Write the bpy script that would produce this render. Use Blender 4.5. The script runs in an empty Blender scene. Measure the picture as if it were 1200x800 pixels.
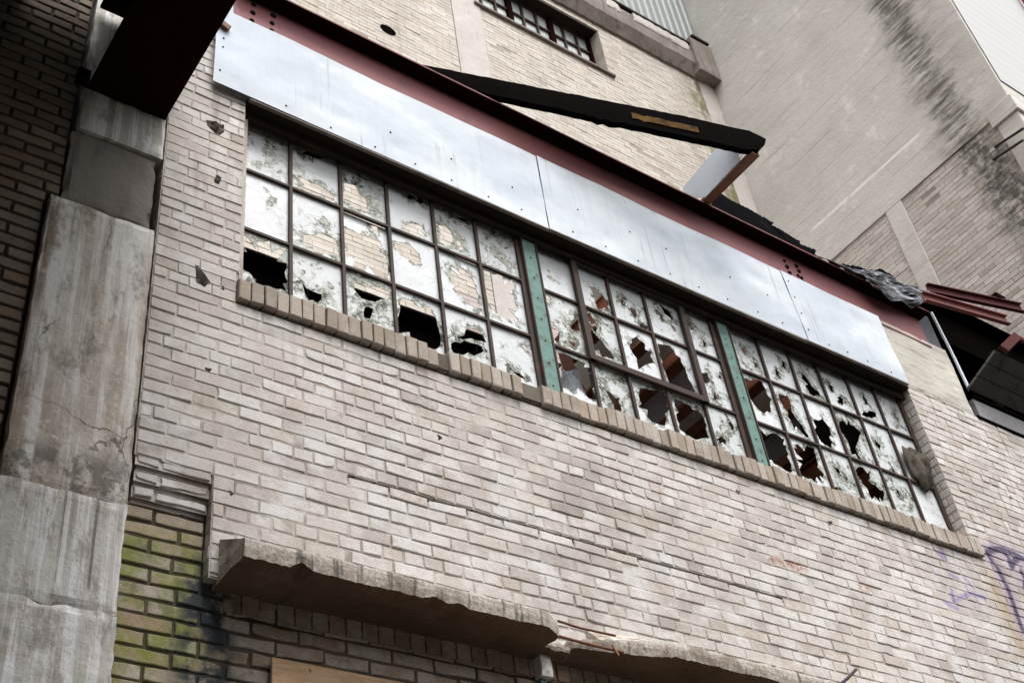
import bpy, math, random
from mathutils import Vector, Matrix, noise
from mathutils.geometry import delaunay_2d_cdt
random.seed(7)
R = math.radians
scene = bpy.context.scene
col = scene.collection

# ------------------------------------------------------------------ camera
cam = bpy.data.cameras.new('camera'); cam_o = bpy.data.objects.new('camera', cam); col.objects.link(cam_o)
CR = ((0.8139394, -0.56925823, -0.11596426), (0.30264283, 0.58587073, -0.7517731), (0.4958931, 0.576802, 0.6491452))
right, up, back = Vector(CR[0]), -Vector(CR[1]), -Vector(CR[2])
m = Matrix((right, up, back)).transposed().to_4x4(); m.translation = Vector((0, 0, 1.6))
cam_o.matrix_world = m
cam.sensor_width = 36; cam.lens = 1457.147 / 1200 * 36; cam.clip_start = .05; cam.clip_end = 2000
scene.camera = cam_o

# ------------------------------------------------------------------ world and light (overcast day)
SUN_EL, SUN_AZ = 64, 182      # azimuth the light comes from, clockwise from +Y
w = bpy.data.worlds.new('World'); scene.world = w; w.use_nodes = True
nt = w.node_tree; bg = nt.nodes['Background']
sky = nt.nodes.new('ShaderNodeTexSky'); sky.sky_type = 'NISHITA'; sky.sun_disc = False
sky.sun_elevation = R(SUN_EL); sky.sun_rotation = R(SUN_AZ); sky.air_density = 1.6; sky.dust_density = 6; sky.ozone_density = 1
hs = nt.nodes.new('ShaderNodeHueSaturation'); hs.inputs['Saturation'].default_value = .12
nt.links.new(sky.outputs[0], hs.inputs['Color']); nt.links.new(hs.outputs[0], bg.inputs[0]); bg.inputs[1].default_value = .15
sl = bpy.data.lights.new('sun', 'SUN'); sl.energy = 1.1; sl.angle = R(28); sl.color = (1, .972, .945)
so = bpy.data.objects.new('sun', sl); col.objects.link(so)
a = R(SUN_AZ); e = R(SUN_EL)
d = Vector((math.sin(a) * math.cos(e), math.cos(a) * math.cos(e), math.sin(e)))
so.rotation_euler = d.to_track_quat('Z', 'Y').to_euler(); so.location = (0, -10, 30)
scene.view_settings.view_transform = 'Standard'; scene.view_settings.look = 'None'
scene.view_settings.exposure = 1.02; scene.view_settings.gamma = 1
scene.cycles.max_bounces = 6; scene.cycles.diffuse_bounces = 4; scene.cycles.transparent_max_bounces = 12
scene.cycles.use_denoising = True

# ------------------------------------------------------------------ node helper
class NT:
    def __init__(s, name):
        s.mat = bpy.data.materials.new(name); s.mat.use_nodes = True
        s.t = s.mat.node_tree; s.n = s.t.nodes; s.bsdf = s.n['Principled BSDF']; s.out = s.n['Material Output']
        s._pos = None; s._xyz = None
    def put(s, sock, v):
        if isinstance(v, bpy.types.NodeSocket): s.t.links.new(v, sock)
        elif isinstance(v, (tuple, list)) and len(v) == 3 and sock.type == 'RGBA': sock.default_value = (*v, 1)
        else: sock.default_value = v
    def pos(s):
        if s._pos is None: s._pos = s.n.new('ShaderNodeNewGeometry').outputs['Position']
        return s._pos
    def xyz(s):
        if s._xyz is None:
            q = s.n.new('ShaderNodeSeparateXYZ'); s.put(q.inputs[0], s.pos()); s._xyz = q.outputs
        return s._xyz
    def m(s, op, *a, clamp=False):
        q = s.n.new('ShaderNodeMath'); q.operation = op; q.use_clamp = clamp
        for i, v in enumerate(a): s.put(q.inputs[i], v)
        return q.outputs[0]
    def v(s, op, *a, out=0):
        q = s.n.new('ShaderNodeVectorMath'); q.operation = op
        for i, v in enumerate(a):
            if op == 'SCALE' and i == 1: s.put(q.inputs['Scale'], v)
            else: s.put(q.inputs[i], v)
        return q.outputs[out]
    def comb(s, x, y, z):
        q = s.n.new('ShaderNodeCombineXYZ')
        for i, v in enumerate((x, y, z)): s.put(q.inputs[i], v)
        return q.outputs[0]
    def vec(s, sx=1, sy=1, sz=1, off=(0, 0, 0)):
        q = s.n.new('ShaderNodeMapping'); s.put(q.inputs['Vector'], s.pos()); q.inputs['Scale'].default_value = (sx, sy, sz); q.inputs['Location'].default_value = off
        return q.outputs[0]
    def noise(s, scale, detail=4, rough=.55, vec=None, dist=0):
        q = s.n.new('ShaderNodeTexNoise'); q.inputs['Scale'].default_value = scale; q.inputs['Detail'].default_value = detail
        q.inputs['Roughness'].default_value = rough; q.inputs['Distortion'].default_value = dist
        s.put(q.inputs['Vector'], vec if vec is not None else s.pos()); return q.outputs[0]
    def voro(s, scale, vec=None, feature='F1', out='Distance'):
        q = s.n.new('ShaderNodeTexVoronoi'); q.feature = feature; q.inputs['Scale'].default_value = scale
        s.put(q.inputs['Vector'], vec if vec is not None else s.pos()); return q.outputs[out]
    def ss(s, v, lo, hi, a=0., b=1.):
        q = s.n.new('ShaderNodeMapRange'); q.interpolation_type = 'SMOOTHSTEP'; s.put(q.inputs[0], v)
        for i, x in enumerate((lo, hi, a, b)): s.put(q.inputs[1 + i], x)
        return q.outputs[0]
    def mix(s, f, a, b, blend='MIX'):
        q = s.n.new('ShaderNodeMix'); q.data_type = 'RGBA'; q.blend_type = blend
        s.put(q.inputs[0], f); s.put(q.inputs[6], a); s.put(q.inputs[7], b); return q.outputs[2]
    def attr(s, name, out=0):
        q = s.n.new('ShaderNodeAttribute'); q.attribute_name = name; return q.outputs[out]
    def tint(s):
        q = s.n.new('ShaderNodeSeparateColor'); s.put(q.inputs[0], s.attr('tint')); return q.outputs
    def bump(s, h, strength=.5, dist=.01):
        q = s.n.new('ShaderNodeBump'); q.inputs['Strength'].default_value = strength; q.inputs['Distance'].default_value = dist
        s.put(q.inputs['Height'], h); s.put(s.bsdf.inputs['Normal'], q.outputs[0])
    def box(s, x0, x1, z0, z1, soft=.1, axis=0):
        X = s.xyz()
        f = s.m('MULTIPLY', s.ss(X[axis], x0 - soft, x0 + soft), s.ss(X[axis], x1 - soft, x1 + soft, 1., 0.))
        g = s.m('MULTIPLY', s.ss(X[2], z0 - soft, z0 + soft), s.ss(X[2], z1 - soft, z1 + soft, 1., 0.))
        return s.m('MULTIPLY', f, g)
    def seg(s, a, b):
        """distance in the X-Z plane to a stroke"""
        X = s.xyz(); p = s.comb(X[0], 0., X[2]); A = (a[0], 0, a[1]); D = Vector((b[0] - a[0], 0, b[1] - a[1]))
        q = s.v('SUBTRACT', p, A); t = s.m('MULTIPLY', s.v('DOT_PRODUCT', q, tuple(D), out=1), 1 / max(D.length_squared, 1e-6), clamp=True)
        return s.v('LENGTH', s.v('SUBTRACT', q, s.v('SCALE', tuple(D), t)), out=1)
    def strokes(s, lines):
        r = None
        for l in lines:
            for a, b in zip(l[:-1], l[1:]):
                dd = s.seg(a, b); r = dd if r is None else s.m('MINIMUM', r, dd)
        return r
    def done(s, color, rough=.8, metal=0., spec=.3):
        s.put(s.bsdf.inputs['Base Color'], color); s.put(s.bsdf.inputs['Roughness'], rough); s.put(s.bsdf.inputs['Metallic'], metal)
        s.put(s.bsdf.inputs['Specular IOR Level'], spec); return s.mat

# ------------------------------------------------------------------ mesh helper
def lin(v): return v
class MB:
    def __init__(s): s.v = []; s.f = []; s.mi = []; s.t = []
    def add(s, vs, fs, mi=0, tint=(.5, .5, .5)):
        o = len(s.v); s.v += [tuple(x) for x in vs]; s.f += [tuple(i + o for i in f) for f in fs]; s.mi += [mi] * len(fs); s.t += [tint] * len(vs)
    def box(s, x0, x1, y0, y1, z0, z1, mi=0, tint=(.5, .5, .5)):
        vs = [(x, y, z) for x in (x0, x1) for y in (y0, y1) for z in (z0, z1)]
        s.add(vs, [(0, 1, 3, 2), (4, 6, 7, 5), (0, 4, 5, 1), (2, 3, 7, 6), (0, 2, 6, 4), (1, 5, 7, 3)], mi, tint)
    def bar(s, a, b, wx, wy, upv=(0, 0, 1)):
        a, b = Vector(a), Vector(b); d = (b - a).normalized(); u = Vector(upv); u = (u - d * u.dot(d)).normalized(); r = d.cross(u)
        vs = [p + r * (i * wx / 2) + u * (j * wy / 2) for p in (a, b) for i, j in ((-1, -1), (1, -1), (1, 1), (-1, 1))]
        s.add(vs, [(0, 1, 2, 3), (7, 6, 5, 4), (0, 4, 5, 1), (1, 5, 6, 2), (2, 6, 7, 3), (3, 7, 4, 0)])
    def tube(s, pts, r, n=8):
        vs = []; fs = []
        for k, p in enumerate(pts):
            p = Vector(p); q = Vector(pts[min(k + 1, len(pts) - 1)]) - Vector(pts[max(k - 1, 0)]); q.normalize()
            a = q.orthogonal().normalized(); b = q.cross(a)
            vs += [p + (a * math.cos(i * 2 * math.pi / n) + b * math.sin(i * 2 * math.pi / n)) * r for i in range(n)]
        for k in range(len(pts) - 1):
            for i in range(n): fs.append((k * n + i, k * n + (i + 1) % n, (k + 1) * n + (i + 1) % n, (k + 1) * n + i))
        fs += [tuple(range(n))[::-1], tuple((len(pts) - 1) * n + i for i in range(n))]
        s.add(vs, fs)
    def prism(s, pts, f0, f1, mi=0):
        """closed outline pts (2D); f0, f1 turn (a, b) into the two end faces' points"""
        n = len(pts); vs = [f0(*p) for p in pts] + [f1(*p) for p in pts]
        s.add(vs, [tuple(range(n)), tuple(range(2 * n - 1, n - 1, -1))] + [(i, n + i, n + (i + 1) % n, (i + 1) % n) for i in range(n)], mi)
    def build(s, name, mats, parent=None, bevel=0, smooth=False, solid=0, recalc=True):
        me = bpy.data.meshes.new(name)
        c = Vector([(min(v[i] for v in s.v) + max(v[i] for v in s.v)) / 2 for i in range(3)])
        me.from_pydata([Vector(v) - c for v in s.v], [], s.f)
        if not isinstance(mats, (list, tuple)): mats = [mats]
        for x in mats: me.materials.append(x)
        me.polygons.foreach_set('material_index', s.mi)
        at = me.attributes.new('tint', 'FLOAT_COLOR', 'POINT')
        at.data.foreach_set('color', [x for t in s.t for x in (*t, 1.)])
        if recalc:
            import bmesh
            bm = bmesh.new(); bm.from_mesh(me); bmesh.ops.recalc_face_normals(bm, faces=bm.faces); bm.to_mesh(me); bm.free()
        if smooth: me.polygons.foreach_set('use_smooth', [True] * len(me.polygons))
        me.update()
        o = bpy.data.objects.new(name, me); col.objects.link(o)
        o.location = c
        if parent:
            o.parent = parent; q = Vector((0, 0, 0)); p = parent
            while p: q += p.location; p = p.parent
            o.location = c - q
        if solid:
            md = o.modifiers.new('solid', 'SOLIDIFY'); md.thickness = solid; md.offset = 0
        if bevel:
            md = o.modifiers.new('bevel', 'BEVEL'); md.width = bevel; md.segments = 2; md.limit_method = 'ANGLE'; md.angle_limit = R(40)
        return o

def thing(name, label, cat, loc, group=None):
    o = bpy.data.objects.new(name, None); col.objects.link(o); o.location = loc; o.empty_display_size = .3
    return tag(o, label, cat, group)
def tag(o, label=None, cat=None, group=None, kind=None):
    if label: o['label'] = label
    if cat: o['category'] = cat
    if group: o['group'] = group
    if kind: o['kind'] = kind
    return o
def nz(x, y=0., z=0.): return noise.noise(Vector((x, y, z)))
def fr(x, y=0., z=0., n=4): return noise.fractal(Vector((x, y, z)), .9, 2.1, n)

# ------------------------------------------------------------------ materials
def concrete(name, c0, c1, dark, streak=1., extra=None, rough=.9):
    n = NT(name)
    big = n.noise(1.7, 5, .6); fine = n.noise(38, 5, .65); pit = n.voro(55); sv = n.noise(5, 5, .6, n.vec(2.2, 2.2, .22), .4)
    c = n.mix(n.ss(big, .32, .68), c0, c1)
    c = n.mix(n.m('MULTIPLY', n.ss(sv, .5, .72), .7 * streak), c, dark)
    c = n.mix(n.m('MULTIPLY', n.ss(n.noise(3.1, 6, .65, n.vec(1, 1, 1, (9, 4, 2))), .55, .7), .5), c, tuple(min(1, x * 1.35) for x in c1))
    c = n.mix(.22, c, n.mix(fine, (.0, .0, .0), (1, 1, 1)), 'OVERLAY')
    c = n.mix(n.m('MULTIPLY', n.ss(pit, .0, .14, 1., 0.), .5), c, (.03, .025, .02))
    if extra: c = extra(n, c)
    n.bump(n.m('ADD', n.m('MULTIPLY', fine, .6), n.noise(9, 6, .6)), .5, .012)
    return n.done(c, rough)

def brick_mat(name, lo, hi, warm, wash, mortar_lo, mortar_hi, extra=None, washk=.6, bumps=.5):
    def mk(is_m):
        n = NT(name + ('_mortar' if is_m else '_face')); T = n.tint()
        fine = n.noise(60, 4, .6); mid = n.noise(7, 5, .6); big = n.noise(.9, 5, .6, n.vec(1, 1, 1.4))
        if is_m: c = n.mix(n.ss(n.noise(1.6, 4, .6), .35, .65), mortar_lo, mortar_hi)
        else:
            c = n.mix(T[0], lo, hi); c = n.mix(n.ss(T[2], .90, .93, 0., .55), c, tuple(x * .62 for x in warm)); c = n.mix(n.ss(T[2], .10, .07, 0., .5), c, wash); c = n.mix(n.m('MULTIPLY', T[1], .75), c, warm)
            c = n.mix(n.m('MULTIPLY', n.ss(n.m('ADD', mid, n.m('MULTIPLY', T[0], .12)), .50, .72), washk), c, wash)
        c = n.mix(n.m('MULTIPLY', n.ss(big, .5, .75), .35), c, tuple(x * .72 for x in warm))
        c = n.mix(.3, c, n.mix(fine, (0, 0, 0), (1, 1, 1)), 'OVERLAY')
        if extra: c = extra(n, c, T, is_m)
        n.bump(n.m('ADD', n.m('MULTIPLY', fine, .5), n.noise(19, 5, .65)), bumps, .006)
        return n.done(c, .92, 0, .2)
    return [mk(False), mk(True)]

GRAF = [[(7.482, 5.758), (7.533, 5.79), (7.619, 5.824), (7.721, 5.847), (7.833, 5.847), (7.95, 5.828), (8.2, 5.75)], [(7.712, 5.832), (7.745, 5.777), (7.726, 5.71), (7.775, 5.753), (7.889, 5.829)], [(7.485, 5.751), (7.539, 5.618), (7.556, 5.485), (7.538, 5.333), (7.521, 5.17)], [(7.836, 5.689), (7.852, 5.629), (7.793, 5.545)]]
SCRIB = [[(6.84, 5.625), (6.891, 5.571), (6.928, 5.64), (6.933, 5.574)], [(7.072, 5.461), (7.123, 5.407)], [(6.857, 5.324), (6.827, 5.232), (7.044, 5.338), (7.21, 5.344)], [(6.906, 5.45), (6.98, 5.439)], [(6.717, 5.207), (6.837, 5.178)]]
def main_extra(graffiti):
    def f(n, c, T, is_m):
        X = n.xyz()
        if is_m: c = n.mix(n.m('MULTIPLY', n.ss(n.m('ADD', X[2], n.m('MULTIPLY', n.noise(1.1, 4), .8)), 5.75, 5.0), n.ss(n.noise(2.6, 4), .35, .65, .05, .75)), c, (.15, .125, .105))
        # pale salts low on the wall, dirt streaks under the sill, flush pale pointing high up
        c = n.mix(n.m('MULTIPLY', n.ss(n.noise(4.2, 5, .65), .46, .62), n.m('MULTIPLY', n.ss(X[2], 4.3, 5.6, .75, .3), 1.)), c, (.60, .59, .59))
        # old pointing smeared over the faces, grey patches, darker repairs
        c = n.mix(n.m('MULTIPLY', n.ss(n.noise(2.3, 7, .72, n.vec(1, 1, 1.5, (7, 2, 3))), .49, .60), .62), c, (.475, .435, .395))
        c = n.mix(n.m('MULTIPLY', n.ss(n.noise(1.35, 6, .7, n.vec(1, 1, 1.2, (1, 9, 4))), .50, .66), .42), c, (.27, .235, .20))
        c = n.mix(n.m('MULTIPLY', n.ss(n.noise(23, 5, .75), .58, .68), .5), c, (.20, .17, .14))
        c = n.mix(n.m('MULTIPLY', n.box(3.55, 3.95, 4.98, 5.42, .07), n.ss(T[2], .3, .5, .15, .55)), c, (.25, .22, .19))
        st = n.noise(6, 5, .6, n.vec(2.4, 1, .16))
        c = n.mix(n.m('MULTIPLY', n.ss(st, .54, .72), n.ss(X[2], 4.7, 5.7, .12, .62)), c, (.22, .175, .13))
        if graffiti:
            wob = n.m('MULTIPLY', n.m('SUBTRACT', n.noise(28, 3), .5), .02)
            drip = n.m('MULTIPLY', n.ss(n.m('ABSOLUTE', n.m('SUBTRACT', n.m('ADD', X[0], n.m('MULTIPLY', n.noise(4, 3), .12)), 7.47)), 0., .15, .8, 0.), n.m('MULTIPLY', n.ss(X[2], 5.72, 5.55, 0., .8), n.ss(n.noise(5, 5, .65), .3, .6, .4, 1.)))
            drip = n.m('MULTIPLY', drip, n.ss(X[2], 4.6, 5.1))
            c = n.mix(drip, c, (.30, .20, .095))
            sp = n.noise(120, 2)
            d1 = n.m('ADD', n.strokes(GRAF), n.m('SUBTRACT', wob, .006))
            c = n.mix(n.m('MULTIPLY', n.ss(d1, .02, .13, 1., 0.), n.ss(sp, .3, .8, .25, .5)), c, (.22, .14, .29))
            c = n.mix(n.ss(d1, .008, .032, .82, 0.), c, (.04, .03, .075))
            d2 = n.m('ADD', n.strokes(SCRIB), wob)
            c = n.mix(n.m('MULTIPLY', n.ss(d2, .004, .03, 1., 0.), .62), c, (.19, .16, .36))
            c = n.mix(n.m('MULTIPLY', n.box(6.75, 7.25, 5.2, 5.6, .15), n.ss(n.noise(10, 4), .45, .65, 0., .3)), c, (.36, .32, .46))
        else:
            rust = n.m('MULTIPLY', n.m('MAXIMUM', n.box(5.08, 5.42, 5.10, 5.15, .03), n.box(5.86, 5.98, 5.09, 5.14, .03)), n.ss(n.noise(26, 4), .42, .55))
            c = n.mix(n.m('MULTIPLY', rust, .7), c, (.26, .09, .04))
        return c
    return f
def pier_extra(n, c, T, is_m):
    X = n.xyz()
    mo = n.m('MULTIPLY', n.box(1.15, 1.74, 3.2, 4.38, .12), n.m('MULTIPLY', n.ss(n.noise(5, 6, .72), .34, .52), n.ss(n.noise(26, 5, .75), .34, .58, .35, 1.)))
    c = n.mix(n.m('MULTIPLY', mo, .85), c, n.mix(n.noise(9, 4), (.09, .12, .02), (.26, .29, .045)) if not is_m else (.07, .075, .02))
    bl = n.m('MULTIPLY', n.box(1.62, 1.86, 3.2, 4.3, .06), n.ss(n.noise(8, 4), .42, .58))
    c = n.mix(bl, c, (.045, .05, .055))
    return n.mix(n.m('MULTIPLY', n.ss(n.noise(11, 5, .7), .52, .7), .5), c, (.10, .085, .07))
def upper_extra(n, c, T, is_m):
    X = n.xyz()
    e = n.m('MULTIPLY', n.ss(X[0], 10.05, 10.35), n.ss(n.noise(3, 6, .7, n.vec(1, 1, .35)), .42, .6))
    c = n.mix(n.m('MULTIPLY', e, .9), c, (.16, .14, .05))
    sm = n.m('MULTIPLY', n.ss(n.noise(2.2, 6, .65, n.vec(2, 1, .4)), .52, .75), n.ss(X[2], 9.0, 11.5, .8, .35))
    c = n.mix(n.m('MULTIPLY', n.ss(n.noise(6, 6, .75), .5, .62), .4), c, (.36, .33, .29))
    c = n.mix(sm, c, (.24, .2, .16))
    pk = n.m('MULTIPLY', n.ss(X[2], 9.7, 10.0, .5, 0.), n.ss(X[0], 5.2, 5.5))
    return n.mix(pk, c, (.34, .25, .25))
def tower_extra(n, c, T, is_m):
    X = n.xyz()
    s0 = n.m('ADD', X[1], n.m('MULTIPLY', n.m('SUBTRACT', n.noise(1.6, 6, .7), .5), .7))
    f = n.m('MULTIPLY', n.ss(n.m('ABSOLUTE', n.m('SUBTRACT', s0, n.ss(X[2], 12.2, 10., 3.98, 3.75))), .1, .42, .9, 0.), n.ss(n.noise(9, 5, .7), .3, .6))
    return n.mix(f, c, (.06, .06, .055))

M_BRICK = brick_mat('pale_brick', (.36, .325, .302), (.565, .532, .512), (.455, .39, .335), (.62, .605, .59), (.36, .31, .27), (.49, .445, .405), main_extra(False))
M_BRICKG = brick_mat('pale_brick_painted', (.36, .325, .302), (.565, .532, .512), (.455, .39, .335), (.62, .605, .59), (.36, .31, .27), (.49, .445, .405), main_extra(True))
M_PIER = brick_mat('mossy_brick', (.23, .18, .14), (.42, .35, .295), (.33, .235, .16), (.46, .42, .38), (.045, .038, .03), (.13, .105, .08), pier_extra)
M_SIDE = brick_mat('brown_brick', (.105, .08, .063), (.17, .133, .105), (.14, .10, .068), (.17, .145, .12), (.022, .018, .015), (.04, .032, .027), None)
M_SILL = brick_mat('sill_brick', (.24, .20, .165), (.385, .33, .285), (.30, .24, .185), (.40, .36, .32), (.07, .055, .045), (.14, .12, .10), None)
M_UPPER = brick_mat('cream_brick', (.45, .41, .365), (.60, .555, .50), (.51, .445, .37), (.56, .53, .49), (.30, .255, .21), (.38, .335, .285), upper_extra, .4)
M_TOWERB = brick_mat('grey_brick', (.42, .385, .355), (.60, .555, .52), (.47, .40, .345), (.58, .555, .53), (.25, .215, .185), (.34, .305, .275), tower_extra, .4)

def col_extra(n, c):
    X = n.xyz()
    c = n.mix(n.m('MULTIPLY', n.ss(n.m('ADD', X[0], n.m('MULTIPLY', n.noise(5, 4), .2)), 1.12, .98), .75), c, (.20, .15, .10))
    c = n.mix(n.m('MULTIPLY', n.ss(n.noise(2.2, 6, .7, n.vec(4.2, 1, .22, (3, 1, 7))), .45, .58), .8), c, (.66, .65, .64))
    ck = n.voro(1.7, n.v('ADD', n.vec(1, .2, .8), n.v('SCALE', n.comb(n.noise(4, 4), 0., n.noise(4.4, 4)), .25)), 'DISTANCE_TO_EDGE'); c = n.mix(n.m('MULTIPLY', n.ss(ck, .002, .007, 1., 0.), n.ss(n.noise(1.4, 3), .4, .55, .0, .8)), c, (.07, .06, .05))
    c = n.mix(n.m('MULTIPLY', n.ss(n.noise(4.5, 7, .78, n.vec(1.2, 1, .6, (1, 8, 3))), .50, .64), .7), c, (.16, .135, .11))
    c = n.mix(n.m('MULTIPLY', n.ss(n.noise(16, 5, .75), .56, .66), .5), c, (.62, .61, .60))
    return n.mix(n.m('MULTIPLY', n.box(.8, 1.4, 4.4, 4.62, .06), n.ss(n.noise(6, 5, .7), .45, .55, 0., .75)), c, (.095, .088, .08))
M_COL = concrete('column_concrete', (.37, .315, .255), (.47, .44, .40), (.22, .18, .14), .8, col_extra)
M_COLD = concrete('patched_concrete', (.13, .113, .10), (.20, .18, .16), (.085, .072, .062), .8)
def coll_extra(n, c):
    X = n.xyz()
    g_ = n.m('MINIMUM', n.m('ABSOLUTE', n.m('SUBTRACT', n.m('ADD', X[0], n.m('MULTIPLY', n.noise(3, 3), .03)), 1.145)), n.m('ABSOLUTE', n.m('SUBTRACT', n.m('ADD', X[0], n.m('MULTIPLY', n.noise(2.6, 3), .03)), 1.27)))
    c = n.mix(n.m('MULTIPLY', n.ss(g_, .003, .009, .8, 0.), n.box(.8, 1.4, 4.03, 4.5, .02)), c, (.12, .105, .09))
    c = n.mix(n.m('MULTIPLY', n.ss(n.noise(9, 5, .65, n.vec(2.6, 1, .09, (2, 5, 1))), .47, .58), .75), c, (.68, .67, .68))
    return n.mix(n.m('MULTIPLY', n.ss(n.noise(7, 6, .75, n.vec(1.4, 1, .5, (4, 5, 1))), .50, .62), .6), c, (.19, .165, .14))
M_COLL = concrete('poured_concrete', (.39, .365, .335), (.50, .48, .455), (.23, .205, .175), 1., coll_extra)
def lint_extra(n, c):
    ln = n.noise(6, 4, .6, n.vec(.35, 1, 3.2)); return n.mix(n.m('MULTIPLY', n.ss(ln, .5, .66), .6), c, (.22, .19, .15))
M_LINTEL = concrete('lintel_concrete', (.42, .39, .345), (.50, .47, .425), (.30, .265, .22), .3, lint_extra)
def ledge_extra(n, c):
    ag = n.voro(95, out='Color'); sa = n.n.new('ShaderNodeSeparateColor'); n.put(sa.inputs[0], ag)
    c = n.mix(.5, c, n.mix(sa.outputs[0], (.20, .17, .14), (.60, .56, .51)))
    X = n.xyz(); c = n.mix(n.m('MULTIPLY', n.ss(n.m('ADD', X[2], n.m('MULTIPLY', n.noise(22, 5, .7), .03)), 4.246, 4.256), n.ss(X[2], 4.268, 4.29, .7, 0.)), c, (.60, .57, .53))
    q = n.noise(30, 2, .5, n.vec(1, .5, .12))
    c = n.mix(n.m('MULTIPLY', n.ss(q, .58, .7), .7), c, (.03, .03, .03))
    return n.mix(n.m('MULTIPLY', n.ss(n.noise(3.5, 6, .7, n.vec(1, 2, 1)), .48, .62), .6), c, (.12, .085, .055))
M_UNDER = concrete('peeled_brown_with_shade', (.10, .068, .045), (.15, .105, .072), (.06, .042, .03), .6)
M_LEDGE = concrete('ledge_concrete', (.30, .25, .20), (.38, .33, .275), (.20, .155, .115), .7, ledge_extra)
def tow_extra(n, c):
    X = n.xyz()
    ln = n.noise(4, 4, .6, n.vec(.3, .22, 7.5)); c = n.mix(n.m('MULTIPLY', n.ss(ln, .50, .66), .26), c, (.36, .33, .295))
    c = n.mix(n.m('MULTIPLY', n.ss(n.noise(.55, 5, .65, n.vec(1, .6, 1.4, (5, 2, 2))), .45, .65), .4), c, (.40, .36, .31))
    j = n.m('ABSOLUTE', n.m('SUBTRACT', n.m('FRACT', n.m('MULTIPLY', n.m('ADD', X[2], n.m('MULTIPLY', n.noise(.8, 2), .06)), 2.1)), .5))
    c = n.mix(n.m('MULTIPLY', n.ss(j, .0, .025, 1., 0.), n.ss(n.noise(1.3, 3), .42, .6, .0, .55)), c, (.15, .135, .12))
    s0 = n.m('ADD', X[1], n.m('MULTIPLY', n.m('SUBTRACT', n.noise(1.2, 6, .7), .5), .45))
    str_ = n.noise(3.2, 6, .7, n.vec(.4, .55, 5.5))
    f = n.m('MULTIPLY', n.ss(n.m('ADD', n.m('ABSOLUTE', n.m('SUBTRACT', s0, 4.04)), n.m('MULTIPLY', n.m('SUBTRACT', n.noise(2.4, 6, .75, n.vec(.5, .8, 2.5)), .5), .9)), .02, .34, 1., 0.), n.ss(n.m('ADD', n.m('MULTIPLY', str_, .6), n.m('MULTIPLY', n.noise(1.4, 5, .7, n.vec(1, 1, 1.4)), .4)), .36, .55))
    c = n.mix(n.m('MULTIPLY', f, .93), c, (.055, .05, .045))
    h = n.m('MULTIPLY', n.ss(n.m('ABSOLUTE', n.m('SUBTRACT', s0, 3.95)), .2, .8, .45, 0.), n.ss(n.noise(2, 5, .7, n.vec(.4, .6, 2)), .35, .65))
    c = n.mix(h, c, (.2, .175, .145))
    # a white chalky run and splashes
    k = n.m('ABSOLUTE', n.m('SUBTRACT', X[2], n.m('ADD', 12.825, n.m('MULTIPLY', n.m('SUBTRACT', n.noise(2, 3), .5), .03))))
    k = n.m('MULTIPLY', n.m('MULTIPLY', n.ss(k, .010, .03, 1., 0.), n.box(4.45, 6.3, 12, 13.5, .1, 1)), n.ss(n.noise(4, 4), .36, .48))
    c = n.mix(n.m('MULTIPLY', k, .9), c, (.80, .79, .77))
    sp = n.m('MULTIPLY', n.box(6.0, 6.6, 12.25, 12.7, .12, 1), n.ss(n.noise(9, 5, .7), .52, .62))
    return n.mix(n.m('MULTIPLY', sp, .6), c, (.66, .64, .62))
M_TOWER = concrete('tower_concrete', (.55, .525, .49), (.60, .575, .54), (.49, .46, .425), .2, tow_extra)
M_BAND = concrete('band_concrete', (.15, .125, .105), (.23, .20, .175), (.075, .06, .05), 1.)
M_PIL = concrete('pilaster_concrete', (.46, .42, .395), (.52, .48, .455), (.33, .29, .26), .6)

def metal_paint(name, c, rust, k=.5, rough=.6, metal=0., spec=.4, scale=6.):
    n = NT(name); f = n.noise(scale, 6, .7); g = n.noise(55, 4, .65)
    q = n.mix(n.ss(f, .62 - .3 * k, .74), c, rust)
    q = n.mix(.25, q, n.mix(g, (0, 0, 0), (1, 1, 1)), 'OVERLAY')
    n.bump(n.m('ADD', f, n.m('MULTIPLY', g, .4)), .3, .006)
    return n.done(q, rough, metal, spec)
M_RED = metal_paint('oxide_red_paint', (.235, .082, .088), (.13, .055, .05), .25, .62, scale=4.)
M_PINK = metal_paint('faded_red_paint', (.20, .075, .07), (.09, .035, .03), .45, .7, spec=.2)
M_REDM = metal_paint('rusted_red_paint', (.085, .028, .027), (.04, .018, .015), .5, .8, spec=.1)
M_REDD = metal_paint('dark_red_steel_and_shade', (.014, .005, .005), (.010, .004, .004), .4, .9, spec=.0)  # also colours the top flange, where it holds the underside shade
M_RUST = metal_paint('rusty_steel', (.17, .07, .04), (.09, .04, .028), .5, .8)
M_SASH = metal_paint('sash_steel', (.040, .026, .021), (.085, .04, .024), .45, .7, spec=.25, scale=14.)
M_GREEN = metal_paint('green_paint', (.115, .215, .19), (.06, .045, .032), .55, .7, scale=15.)
M_SOFFIT = metal_paint('soffit_steel', (.022, .014, .011), (.04, .018, .012), .4, .8, spec=.15)
M_CHAR = metal_paint('charred_timber', (.005, .0042, .0042), (.003, .0026, .0026), .3, 1., spec=0.)
M_CHARO = metal_paint('ochre_timber', (.11, .06, .018), (.012, .009, .007), .75, .95, spec=.05, scale=9.)
M_FELT = metal_paint('roofing_felt', (.007, .007, .008), (.012, .012, .013), .4, 1., spec=0.)
M_BLACK = metal_paint('soot_and_void_black', (.005, .0035, .0035), (.007, .005, .0045), .4, 1., spec=0.)  # also stands for the shade inside the right opening
M_ROOF = metal_paint('roof_deck', (.02, .016, .014), (.012, .009, .008), .4, .9, spec=.1)
M_JOIST = metal_paint('roof_joist', (.26, .10, .06), (.13, .06, .04), .5, .8)
M_JOISTG = metal_paint('grey_timber', (.62, .56, .50), (.42, .33, .26), .4, .9)
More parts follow.
